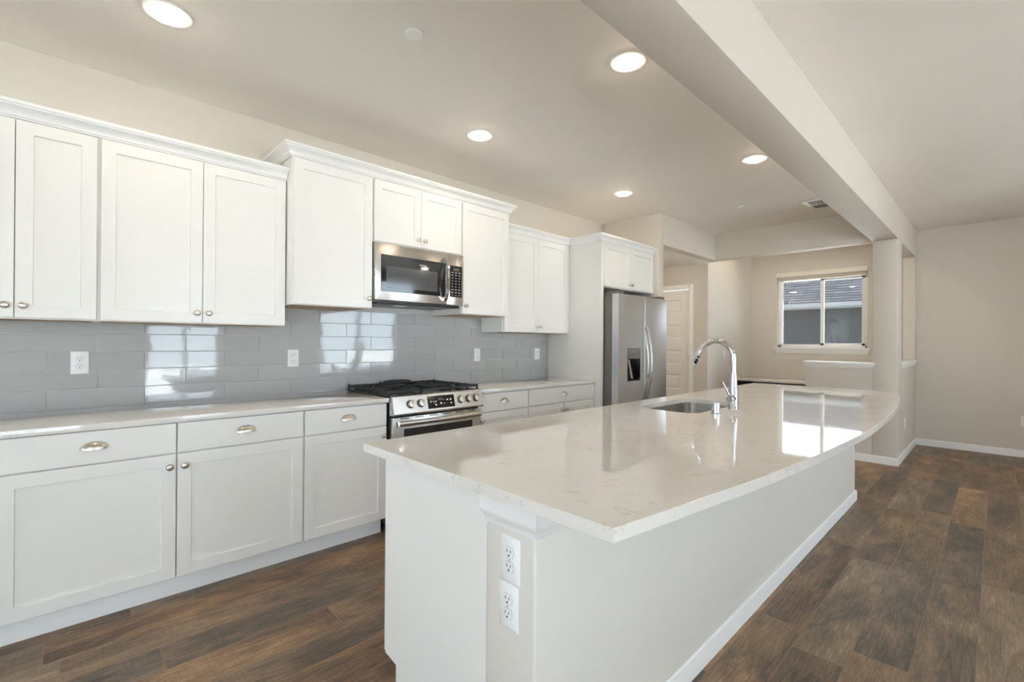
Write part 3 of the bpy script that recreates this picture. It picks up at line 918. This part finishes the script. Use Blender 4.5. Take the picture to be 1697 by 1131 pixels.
# sink
sk = thing('kitchen_sink', 'stainless steel undermount sink set into the island top', 'sink', ((SX0 + SX1) / 2, (SY0 + SY1) / 2, 0.70))
b = B()
def RR(off, z, rad): return [(p[0], p[1], z) for p in rrect(SX0 - off, SX1 + off, SY0 - off, SY1 + off, rad)]
b.loft([RR(0.028, 0.8838, 0.10), RR(0.004, 0.8838, 0.078), RR(0.004, 0.870, 0.078), RR(-0.004, 0.72, 0.070), RR(-0.012, 0.694, 0.062), RR(-0.032, 0.682, 0.045), RR(-0.10, 0.678, 0.03)], cap=False)
b.loft([RR(-0.10, 0.678, 0.03), RR(-0.12, 0.677, 0.02)], cap=False)
b.face([b.v(p) for p in RR(-0.12, 0.677, 0.02)])
bmesh.ops.remove_doubles(b.bm, verts=b.bm.verts[:], dist=0.0002)
b.build('basin', MSINK, sk, angle=50)
b = B(); b.lathe([(0.045, 0.6785), (0.045, 0.6805), (0.036, 0.6815), (0.034, 0.679), (0, 0.679)], ((SX0 + SX1) / 2, (SY0 + SY1) / 2, 0), 2, 24); b.build('drain', MCHR, sk)

# faucet
fx, fy = 2.388, 2.778
fa = thing('kitchen_faucet', 'tall chrome gooseneck pull-down faucet behind the island sink', 'faucet', (fx, fy, CT))
b = B(); b.lathe([(0.0, CT), (0.028, CT), (0.028, CT + 0.004), (0.0265, CT + 0.006), (0.0265, CT + 0.075), (0.0255, CT + 0.09), (0.022, CT + 0.15), (0.0185, CT + 0.205), (0.0182, CT + 0.21), (0, CT + 0.21)], (fx, fy, 0), 2, 32)
b.build('body', MCHR, fa, angle=40)
b = B()
path = [(fx, fy, CT + 0.205), (fx, fy, CT + 0.27)]
rad, zc = 0.098, CT + 0.292
for i in range(0, 25):
    t_ = PI * i / 24 * 0.86
    path.append((fx - rad + rad * math.cos(t_), fy, zc + rad * math.sin(t_)))
b.tube(path, 0.0155, 20); b.build('spout', MCHR, fa, angle=60)
pe = Vector(path[-1]); pd = (Vector(path[-1]) - Vector(path[-2])).normalized()
b = B(); b.tube([pe - pd * 0.002, pe + pd * 0.004, pe + pd * 0.03, pe + pd * 0.085, pe + pd * 0.10, pe + pd * 0.102], [0.0165, 0.0175, 0.0182, 0.0215, 0.0220, 0.0195], 20)
sh = b.build('spray_head', MCHR, fa, angle=40)
side = Vector((0, -1, 0))
fr = pd.cross(side).normalized()
for s0, s1, w_ in ((0.034, 0.046, 0.007), (0.052, 0.086, 0.009)):
    b = B()
    dirn = (side * 0.80 + Vector((1, 0, 0)) * 0.60).normalized()
    dirn = (dirn - pd * dirn.dot(pd)).normalized()
    c_ = pe + pd * ((s0 + s1) / 2) + dirn * 0.0185
    wv = pd.cross(dirn).normalized()
    n_ = 16
    def OV(k_, dd): 
        pts = []
        for i in range(n_):
            t_ = 2 * PI * i / n_
            ex_ = (s1 - s0) / 2 - w_
            q = pd * (math.copysign(max(0, ex_), math.cos(t_)) + w_ * math.cos(t_)) * k_ + wv * w_ * math.sin(t_) * k_
            pts.append(tuple(c_ + q + dirn * dd))
        return pts
    b.loft([OV(1, -0.006), OV(1, 0.0030), OV(0.8, 0.0048)])
    b.build('spray_button', MBLK, sh)
b = B(); hz = CT + 0.062
b.lathe([(0.0, -0.058), (0.019, -0.058), (0.0225, -0.054), (0.0225, -0.018), (0.0, -0.018)], (fx, fy, hz), 1, 28); hub = b.build('handle_hub', MCHR, fa, angle=40)
b = B(); l0 = Vector((fx - 0.004, fy - 0.044, hz + 0.015)); l1 = Vector((fx - 0.022, fy - 0.098, hz + 0.098))
b.tube([l0, l0.lerp(l1, 0.5), l1], [0.0062, 0.0058, 0.0056], 14); b.build('lever', MCHR, fa)
# air switch cap
so = B(); so.lathe([(0, CT), (0.026, CT), (0.026, CT + 0.006), (0.0205, CT + 0.008), (0.0205, CT + 0.056), (0.0195, CT + 0.060), (0.015, CT + 0.0605), (0.0148, CT + 0.058), (0, CT + 0.058)], (2.404, 2.503, 0), 2, 28)
o = so.build('sink_air_gap', MCHR, origin=(2.404, 2.503, CT), angle=40); tag(o, 'short chrome cylinder cap on the island top left of the faucet', 'air gap')

# island outlets
outlet('upper of the two white outlets stacked on the beige island end', (2.530, IY0 + 0.001, 0.704), (0, -1, 0), 0.074, 0.121)
outlet('lower of the two white outlets stacked on the beige island end', (2.525, IY0 + 0.001, 0.577), (0, -1, 0), 0.074, 0.121)

# ------------------------------------------------------------------ text helper (lettering that is on the appliances)
def lettering(txt, name, Mx, size, m, parent):
    cu = bpy.data.curves.new(name, 'FONT'); cu.body = txt; cu.size = size; cu.align_x = 'CENTER'; cu.align_y = 'CENTER'; cu.extrude = 0.0003
    tmp = bpy.data.objects.new(name, cu); COL.objects.link(tmp)
    dg = bpy.context.evaluated_depsgraph_get()
    me = bpy.data.meshes.new_from_object(tmp.evaluated_get(dg))
    bpy.data.objects.remove(tmp)
    off = Vector((0, 0, 0)); q = parent
    while q is not None: off += q.location; q = q.parent
    me.transform(Matrix.Translation(-off) @ Mx)
    me.materials.clear(); me.materials.append(m)
    o = bpy.data.objects.new(name, me); COL.objects.link(o); o.parent = parent
    return o

# ------------------------------------------------------------------ microwave
MY0, MY1, MZ0, MZ1, MXF = 1.5685, 2.3405, 1.578, 1.980, 0.448
mv_ = thing('microwave', 'stainless over-the-range microwave with black glass door and bowed handle', 'microwave', (0.22, 1.955, MZ0))
b = B(); b.box(0.013, 0.395, MY0 + 0.004, MY1 - 0.004, MZ0 - 0.012, MZ1 + 0.001, bev=0.002); b.build('body', MDGREY, mv_)
b = B(); b.box(0.05, 0.43, MY0 + 0.03, MY1 - 0.03, MZ0 - 0.022, MZ0 - 0.0125, bev=0.003); 
b.mi = 1; b.box(0.26, 0.33, 1.80, 1.90, MZ0 - 0.0235, MZ0 - 0.0215)
vb = b.build('vent_underside', [MBLK, MLOGO], mv_)
ys = 2.173
b = B(); b.box(0.397, MXF, MY0, ys - 0.001, MZ0, MZ1, bev=0.004); md = b.build('door', MSTEEL, mv_)
b = B(); b.box(MXF - 0.004, MXF + 0.0015, 1.612, ys - 0.012, 1.640, 1.900, bev=0.0012, seg=1); b.build('door_glass', MBGL, md)
b = B(); b.box(MXF, MXF + 0.0022, 1.652, 2.088, 1.670, 1.822, bev=0.0005, seg=1); b.build('window', MWGL, md)
lettering('FRIGIDAIRE', 'lettering', frame_mat((MXF + 0.0020, 1.955, 1.858), (1, 0, 0)), 0.0125, MLOGO, md)
b = B(); hp = []
for i in range(17):
    q = i / 16
    zz = 1.605 + q * 0.332
    hp.append((MXF + 0.008 + 0.046 * math.sin(PI * q) ** 0.75, 2.155, zz))
b.loft([[(p[0] - 0.006, p[1] - 0.013, p[2]), (p[0] + 0.004, p[1] - 0.013, p[2]), (p[0] + 0.008, p[1], p[2]), (p[0] + 0.004, p[1] + 0.013, p[2]), (p[0] - 0.006, p[1] + 0.013, p[2])] for p in hp])
b.box(MXF - 0.001, MXF + 0.012, 2.143, 2.167, 1.606, 1.625); b.box(MXF - 0.001, MXF + 0.012, 2.143, 2.167, 1.915, 1.935)
b.build('handle', MCHR, md, angle=30)
b = B(); b.box(0.397, MXF - 0.001, ys + 0.0015, MY1, MZ0, MZ1, bev=0.004); cp = b.build('control_panel', MSTEEL, mv_)
b = B(); b.box(MXF - 0.004, MXF + 0.0005, 2.205, 2.322, 1.642, 1.890, bev=0.0012, seg=1); kp = b.build('keypad', MBGL, cp)
b = B(); b.box(MXF, MXF + 0.0011, 2.235, 2.297, 1.850, 1.872); b.build('display', MDGREY, kp)
b = B()
for rI, zz in enumerate((1.836, 1.815, 1.793, 1.770, 1.747, 1.724, 1.701, 1.678, 1.658)):
    for cI, yy in enumerate((2.229, 2.263, 2.297)):
        ww = 0.009 if rI in (0, 6, 7) else 0.004
        if rI == 1: ww = 0.007
        b.box(MXF, MXF + 0.0010, yy - ww, yy + ww, zz - 0.0024, zz + 0.0024)
b.build('key_marks', MLOGO, kp)

# ------------------------------------------------------------------ range
RY0, RY1 = 1.577, 2.334
rg_ = thing('gas_range', 'stainless slide-in gas range with black cast iron grates and five knobs', 'range', (0.34, 1.955, 0))
b = B(); b.box(0.03, 0.640, RY0, RY1, 0.06, 0.905); b.build('body', MBLK, rg_)
for yy in (RY0 + 0.05, RY1 - 0.05):
    for xx in (0.08, 0.58):
        b = B(); b.lathe([(0.018, 0), (0.018, 0.01), (0.012, 0.015), (0.012, 0.06)], (xx, yy, 0), 2, 12); b.build('foot', MBLK, rg_)
b = B(); b.box(0.016, 0.652, RY0 - 0.010, RY1 + 0.010, 0.9155, 0.927, bev=0.003); b.box(0.03, 0.64, RY0, RY1, 0.9, 0.915); b.build('cooktop', MBLK, rg_)
# burners
for bx_, by_, br in ((0.18, 1.72, 0.040), (0.48, 1.72, 0.048), (0.33, 1.955, 0.042), (0.18, 2.19, 0.036), (0.48, 2.19, 0.052)):
    b = B(); b.lathe([(br * 1.15, 0.926), (br * 1.15, 0.930), (br, 0.933), (br, 0.939), (br * 0.8, 0.941), (0, 0.941)], (bx_, by_, 0), 2, 24); b.build('burner', MIRON, rg_)
# grates: three frames of bars on short legs
def bar(b, p, q, w=0.009, z0=0.943, z1=0.957):
    (xa, ya), (xb, yb) = p, q
    t_ = Vector((xb - xa, yb - ya)).normalized(); n_ = Vector((-t_.y, t_.x)) * w / 2
    b.loft([[(xa + n_.x, ya + n_.y, z0), (xa - n_.x, ya - n_.y, z0), (xa - n_.x * 0.8, ya - n_.y * 0.8, z1), (xa + n_.x * 0.8, ya + n_.y * 0.8, z1)],
            [(xb + n_.x, yb + n_.y, z0), (xb - n_.x, yb - n_.y, z0), (xb - n_.x * 0.8, yb - n_.y * 0.8, z1), (xb + n_.x * 0.8, yb + n_.y * 0.8, z1)]])
def grate(ya, yb, finger_dirs):
    b = B()
    xa, xb = 0.045, 0.628
    for yy in (ya, yb): bar(b, (xa, yy), (xb, yy), 0.011)
    for xx in (xa, xb, (xa + xb) / 2): bar(b, (xx, ya), (xx, yb), 0.011)
    cy = (ya + yb) / 2
    for (cx) in finger_dirs:
        for k_ in range(8):
            t_ = PI / 4 * k_ + (0 if k_ % 2 == 0 else 0)
            dx, dy = math.cos(t_), math.sin(t_)
            L0 = 0.035
            hx, hy = 0.141, (yb - ya) / 2
            L1 = min(hx / abs(dx) if abs(dx) > 1e-3 else 9, hy / abs(dy) if abs(dy) > 1e-3 else 9)
            bar(b, (cx + dx * L0, cy + dy * L0), (cx + dx * L1, cy + dy * L1), 0.008, 0.944, 0.960)
    n_ = 5
    for i in range(n_ + 1):
        xx = xa + (xb - xa) * i / n_
        for yy in (ya, yb):
            b.box(xx - 0.006, xx + 0.006, yy - 0.0055, yy + 0.0055, 0.926, 0.964 if i in (0, n_) else 0.945)
    return b.build('grate', MIRON, rg_, angle=30)
grate(RY0 - 0.004, RY0 + 0.249, (0.19, 0.485))
grate(RY0 + 0.254, RY1 - 0.254, (0.337,))
grate(RY1 - 0.249, RY1 + 0.004, (0.19, 0.485))
b = B()
hp = [(0.085, 1.815, 0.950)] + [(0.085, 1.845 + 0.22 * i / 8, 0.972 + 0.006 * math.sin(PI * i / 8)) for i in range(9)] + [(0.085, 2.095, 0.950)]
b.loft([[(p[0] - 0.014, p[1], p[2] - 0.022), (p[0] - 0.012, p[1], p[2] + 0.004), (p[0] + 0.012, p[1], p[2] + 0.004), (p[0] + 0.014, p[1], p[2] - 0.022)] for p in hp])
b.build('rear_handle', MIRON, rg_)
# sloped control panel
PF = [(0.560, 0.922), (0.668, 0.9235), (0.680, 0.918), (0.7085, 0.808), (0.704, 0.797), (0.641, 0.797), (0.641, 0.905), (0.560, 0.905)]
b = B()
PF2 = [(0.641, 0.9265), (0.668, 0.9265), (0.680, 0.920), (0.7085, 0.808), (0.704, 0.797), (0.641, 0.797)]
b.prism(PF2, 1, RY0 - 0.003, RY1 + 0.003)
pn = b.build('control_panel', MSTEEL, rg_, angle=25)
sl = Vector((0.0285, 0, -0.112)).normalized()
pnrm = Vector((0.112, 0, 0.0285)).normalized()
def panel_pt(y, z):
    t_ = (0.920 - z) / 0.112
    return Vector((0.680 + 0.0285 * t_, y, z))
def panel_frame(y, z):
    o_ = panel_pt(y, z); w_ = Vector((0, 1, 0)); up_ = -sl
    Mx = Matrix.Identity(4)
    for i in range(3): Mx[i][0], Mx[i][1], Mx[i][2], Mx[i][3] = w_[i], up_[i], pnrm[i], o_[i]
    return Mx
for yy in (1.707, 1.787, 2.130, 2.202, 2.272):
    b = B(panel_frame(yy, 0.866))
    b.mi = 1; b.lathe([(0.029, -0.001), (0.029, 0.004), (0.027, 0.005), (0, 0.005)], (0, 0, 0), 2, 28)
    b.mi = 0; b.lathe([(0.0255, 0.004), (0.0255, 0.022), (0.0235, 0.026), (0, 0.027)], (0, 0, 0), 2, 28)
    b.box(-0.0055, 0.0055, -0.025, 0.025, 0.024, 0.034, bev=0.002)
    b.build('knob', [MNICK, MBLK], pn, angle=40)
b = B(panel_frame(1.955, 0.864)); b.box(-0.115, 0.115, -0.044, 0.044, -0.001, 0.0025, bev=0.0008, seg=1); dp = b.build('display', MBGL, pn)
b = B(panel_frame(1.955, 0.864))
for (xx, yy, w_, h_) in ((-0.088, 0.004, 0.004, 0.006), (-0.066, 0.004, 0.007, 0.002), (-0.046, 0.004, 0.007, 0.003), (0.022, 0.012, 0.003, 0.003), (0.052, 0.010, 0.008, 0.004), (0.082, 0.010, 0.006, 0.006), (-0.005, -0.008, 0.006, 0.004), (-0.001, -0.016, 0.010, 0.002), (0.024, -0.014, 0.003, 0.003), (0.048, -0.014, 0.002, 0.002), (0.084, -0.016, 0.006, 0.005), (-0.048, -0.020, 0.005, 0.005), (-0.06, -0.008, 0.003, 0.002)):
    b.box(xx - w_, xx + w_, yy - h_, yy + h_, 0.002, 0.0031)
b.mi = 1; b.box(-0.026, 0.012, 0.008, 0.026, 0.002, 0.003)
b.build('display_marks', [MLOGO, MDGREY], dp)
# oven door
b = B(); b.box(0.642, 0.684, RY0 + 0.003, RY1 - 0.003, 0.235, 0.782, bev=0.004); od = b.build('oven_door', MSTEEL, rg_)
b = B(); b.box(0.682, 0.6858, RY0 + 0.085, RY1 - 0.085, 0.345, 0.702, bev=0.0012, seg=1); b.build('oven_window', MBGL, od)
b = B(); hz_ = 0.744
hp = [(0.715 + 0.010 * math.sin(PI * i / 14), RY0 + 0.030 + (RY1 - RY0 - 0.06) * i / 14, hz_) for i in range(15)]
b.loft([[(p[0] + 0.013 * math.cos(2 * PI * k_ / 14), p[1], p[2] + 0.018 * math.sin(2 * PI * k_ / 14)) for k_ in range(14)] for p in hp])
for yy in (RY0 + 0.05, RY1 - 0.05): b.box(0.683, 0.712, yy - 0.012, yy + 0.012, hz_ - 0.011, hz_ + 0.011, bev=0.002)
b.build('oven_handle', MSTEEL, od, angle=40)
for i in range(6):
    yc = RY0 + 0.09 + i * 0.115
    b = B(); b.box(0.683, 0.6845, yc - 0.035, yc + 0.035, 0.770, 0.7755)
    b.build('vent_slot', MDARK, od)
b = B(); b.box(0.642, 0.680, RY0 + 0.003, RY1 - 0.003, 0.075, 0.228, bev=0.004); b.build('bottom_drawer', MSTEEL, rg_)

# ------------------------------------------------------------------ refrigerator
GY0, GY1, GX, GXF = 3.912, 4.870, 0.800, 0.876
fr_ = thing('refrigerator', 'stainless side-by-side refrigerator with ice and water dispenser and two bowed handles', 'refrigerator', (0.44, 4.39, 0))
b = B(); b.box(0.03, 0.795, GY0 + 0.012, GY1 - 0.008, 0.03, 1.748, bev=0.004); b.build('body', MFRSIDE, fr_)
b = B(); b.box(0.04, 0.79, GY0 + 0.03, GY1 - 0.03, 0.0, 0.029); b.build('base_grille', MBLK, fr_)
GM = 4.402
def rdoor(nm, a, c):
    b = B(); b.box(GX, GXF, a, c, 0.05, 1.772, bev=0.010, seg=3)
    return b
# freezer door is built around the dispenser recess
DY0, DY1, DZ0, DZ1 = 4.075, 4.318, 0.902, 1.238
b = B()
for q in ((GY0, DY0, 0.05, 1.772), (DY1, GM - 0.003, 0.05, 1.772), (DY0, DY1, 0.05, DZ0), (DY0, DY1, DZ1, 1.772)):
    b.box(GX + 0.004, GXF, *q)
bmesh.ops.remove_doubles(b.bm, verts=b.bm.verts[:], dist=0.0001)
fd = b.build('freezer_door', MSTEELV, fr_)
b = B()
b.box(GX + 0.005, GX + 0.012, DY0, DY1, DZ0, DZ1)
b.box(GX + 0.012, GXF + 0.001, DY0, DY0 + 0.006, DZ0, DZ1); b.box(GX + 0.012, GXF + 0.001, DY1 - 0.006, DY1, DZ0, DZ1)
b.box(GX + 0.012, GXF + 0.001, DY0 + 0.006, DY1 - 0.006, DZ0, DZ0 + 0.012)
ds = b.build('dispenser_recess', MBGL, fd)
b = B(); b.box(GX + 0.012, GXF + 0.002, DY0 + 0.004, DY1 - 0.004, 1.128, DZ1 - 0.002, bev=0.003); dpn = b.build('dispenser_panel', MFRSIDE, fd)
lettering('FRIGIDAIRE', 'lettering', frame_mat((GXF + 0.0022, (DY0 + DY1) / 2, 1.197), (1, 0, 0)), 0.0115, MLOGO, dpn)
b = B(); b.loft([[(0.835 + i * 0.004, 4.135 + i * 0.010 - 0.017, 1.118 - i * 0.048), (0.853 + i * 0.004, 4.135 + i * 0.010 - 0.017, 1.118 - i * 0.048), (0.853 + i * 0.004, 4.135 + i * 0.010 + 0.017, 1.118 - i * 0.048), (0.835 + i * 0.004, 4.135 + i * 0.010 + 0.017, 1.118 - i * 0.048)] for i in range(5)])
b.build('dispenser_paddle', MSTEEL, fd)
b = B(); b.box(GX + 0.004, GXF, GM + 0.003, GY1, 0.05, 1.772, bev=0.008, seg=3); rd = b.build('fresh_food_door', MSTEELV, fr_)
for par, yy in ((fd, GM - 0.034), (rd, GM + 0.036)):
    b = B(); hp = []
    for i in range(25):
        q = i / 24
        hp.append((GXF + 0.006 + 0.058 * math.sin(PI * q) ** 0.9, yy, 0.700 + 0.757 * q))
    b.loft([[(p[0] + 0.010 * math.cos(2 * PI * k_ / 12), p[1] + 0.013 * math.sin(2 * PI * k_ / 12), p[2]) for k_ in range(12)] for p in hp])
    b.build('handle', MSTEEL, par, angle=50)
for yy in (GY0 + 0.07, GY1 - 0.07):
    b = B(); b.box(0.62, 0.86, yy - 0.045, yy + 0.045, 1.7725, 1.800, bev=0.006); b.box(0.62, 0.78, yy - 0.04, yy + 0.04, 1.745, 1.775); b.build('hinge_cover', MFRSIDE, fr_)

# ------------------------------------------------------------------ recessed lights, plates and vent on the ceiling
LG = 'round recessed ceiling lights'
def can_light(label, x, y, zc=CEIL, rr=0.094):
    t = thing('recessed_light', label, 'ceiling light', (x, y, zc), LG)
    b = B(); b.lathe([(rr, 0.0), (rr, -0.003), (rr * 0.98, -0.006), (rr * 0.72, -0.008), (rr * 0.70, -0.007), (rr * 0.70, 0.0)], (x, y, zc), 2, 40); b.build('trim_ring', MPLAS, t)
    b = B(); b.lathe([(0, -0.022), (rr * 0.35, -0.0205), (rr * 0.56, -0.0165), (rr * 0.66, -0.011), (rr * 0.695, -0.0065), (rr * 0.695, -0.003), (0, -0.003)], (x, y, zc), 2, 40); b.build('lens', MLAMP, t)
    return t
can_light('lit recessed ceiling light above the left end of the long counter', 0.826, 0.345)
can_light('lit recessed ceiling light in front of the microwave cabinets', 0.860, 2.155)
can_light('lit recessed ceiling light in front of the refrigerator', 0.866, 3.998)
can_light('lit recessed ceiling light tight against the beam, nearer the camera', 2.085, 2.141)
can_light('lit recessed ceiling light tight against the beam, nearer the far window', 2.085, 3.992)
for x_, y_, w_ in ((4.35, 6.55, 'far left'), (5.5, 6.9, 'far right'), (5.5, 5.3, 'right'), (5.3, 3.6, 'middle'), (5.0, 1.5, 'near')):  # out-of-view downlights added to brighten the far wall and open room
    can_light('added unseen ceiling light over the %s part of the open room' % w_, x_, y_)
can_light('lit recessed ceiling light inside the nook on the hall side', 1.15, 7.2)
can_light('lit recessed ceiling light in the hall by the white door', 0.15, 5.65, HB)
can_light('added unseen ceiling light in the hall behind the refrigerator wall', 0.35, 5.25, HB)  # extra lamp out of sight, added to brighten the hall
can_light('added unseen ceiling light deeper in the hall away from the kitchen', -0.75, 5.65, HB)  # another hidden lamp added for hall brightness
can_light('added unseen ceiling light inside the nook above the side half wall', 2.15, 7.2)  # second nook lamp, hidden, added for more light there
PG = 'white sprinkler cover plates'
for x_, y_, lab in ((1.497, 1.210, 'flat white round cover plate on the ceiling above the near end of the island'), (1.520, 5.282, 'flat white round cover plate on the ceiling near the air vent')):
    b = B(); b.lathe([(0, -0.0145), (0.040, -0.0145), (0.042, -0.012), (0.042, -0.010), (0.030, -0.009), (0.030, 0.0)], (x_, y_, CEIL), 2, 32)
    o = b.build('ceiling_cover_plate', MPLATE, origin=(x_, y_, CEIL)); tag(o, lab, 'cover plate', PG)
vt = thing('ceiling_vent', 'white louvered air vent in the ceiling partly behind the beam', 'vent', (2.2, 5.745, CEIL))
VX0, VX1, VY0, VY1 = 2.012, 2.40, 5.53, 5.96
b = B()
b.box(VX0, VX1, VY0, VY0 + 0.045, CEIL - 0.007, CEIL, bev=0.002); b.box(VX0, VX1, VY1 - 0.045, VY1, CEIL - 0.007, CEIL, bev=0.002)
b.box(VX0, VX0 + 0.045, VY0 + 0.045, VY1 - 0.045, CEIL - 0.007, CEIL, bev=0.002); b.box(VX1 - 0.045, VX1, VY0 + 0.045, VY1 - 0.045, CEIL - 0.007, CEIL, bev=0.002)
b.box(VX0 + 0.045, VX1 - 0.045, (VY0 + VY1) / 2 - 0.012, (VY0 + VY1) / 2 + 0.012, CEIL - 0.006, CEIL)
b.build('frame', MPLAS, vt)
b = B(); b.box(VX0 + 0.03, VX1 - 0.03, VY0 + 0.03, VY1 - 0.03, CEIL - 0.0020, CEIL); b.build('duct_opening', MDARK, vt)
b = B()
nl = 13
for i in range(nl):
    xx = VX0 + 0.055 + (VX1 - VX0 - 0.11) * i / (nl - 1)
    for ya, yb in ((VY0 + 0.045, (VY0 + VY1) / 2 - 0.012), ((VY0 + VY1) / 2 + 0.012, VY1 - 0.045)):
        b.box(xx - 0.004, xx + 0.004, ya, yb, CEIL - 0.0035, CEIL - 0.0022)
b.build('louvers', MPLAS, vt)

# ------------------------------------------------------------------ nook desk
dk = thing('nook_desk', 'white built-in desk top along the wall under the far window', 'desk', (1.6, 7.85, 0))
b = B(); b.box(XN + 0.001, 2.579, 7.42, YN - 0.001, 0.727, 0.757, bev=0.003); b.build('desktop', MQ, dk)
for xa in (XN + 0.015, 2.54):
    b = B(); b.box(xa, xa + 0.03, 7.55, YN - 0.014, 0.0, 0.726); b.build('support_panel', MDGREY, dk)
b = B(); b.box(XN + 0.046, 2.539, YN - 0.035, YN - 0.014, 0.55, 0.726); b.build('back_rail', MDGREY, dk)

# ------------------------------------------------------------------ outside
g = B(); g.box(-30, 40, -40, 30, -0.5, -0.4); structure(g.build('ground', MGROUND))
nh = thing('neighbour_house', 'dark grey sided house with a shingle roof and white gutter outside the window', 'house', (-4.0, 21.7, -0.4))
b = B()
HX0, HX1, HY = -20.0, 12.0, 22.35
zz = -0.4
while zz < 2.8:
    b.prism([(HY - 0.03, zz), (HY - 0.010, zz + 0.324), (HY + 0.02, zz + 0.324), (HY + 0.02, zz)], 0, HX0, HX1); zz += 0.323
b.box(HX0, HX1, HY + 0.02, HY + 0.3, -0.4, 2.8)
b.build('siding', MSIDE, nh)
b = B(); b.box(HX0, HX1, 21.85, HY + 0.01, 2.72, 2.76); b.build('eave_soffit', MGUT, nh)
b = B(); b.prism([(21.70, 2.77), (21.85, 2.755), (21.85, 2.935), (21.66, 2.935), (21.66, 2.905), (21.675, 2.84)], 0, HX0, HX1); b.build('gutter', MGUT, nh)
sl_ = math.atan(0.66)
b = B(); Lr = 2.1; RH = 0.21
b.box(0, HX1 - HX0, 0, Lr, -0.05, 0.0)
for i in range(int(Lr / RH)):
    b.prism([(i * RH, 0.001), (i * RH, 0.012), ((i + 1) * RH + 0.004, 0.002)], 0, 0, HX1 - HX0)
ro = b.build('roof', MSHING)
ro.parent = nh
ro.location = Vector((HX0, 21.72, 2.95)) - nh.location
ro.rotation_euler = (sl_, 0, 0)
b = B(); b.box(0, HX1 - HX0, -Lr * 0.999, 0, -0.05, 0.0); rb = b.build('rear_roof', MSHING)
rb.parent = nh
rb.location = Vector((HX0, 21.72 + 2 * Lr * math.cos(sl_), 2.95)) - nh.location
rb.rotation_euler = (-sl_, 0, 0)
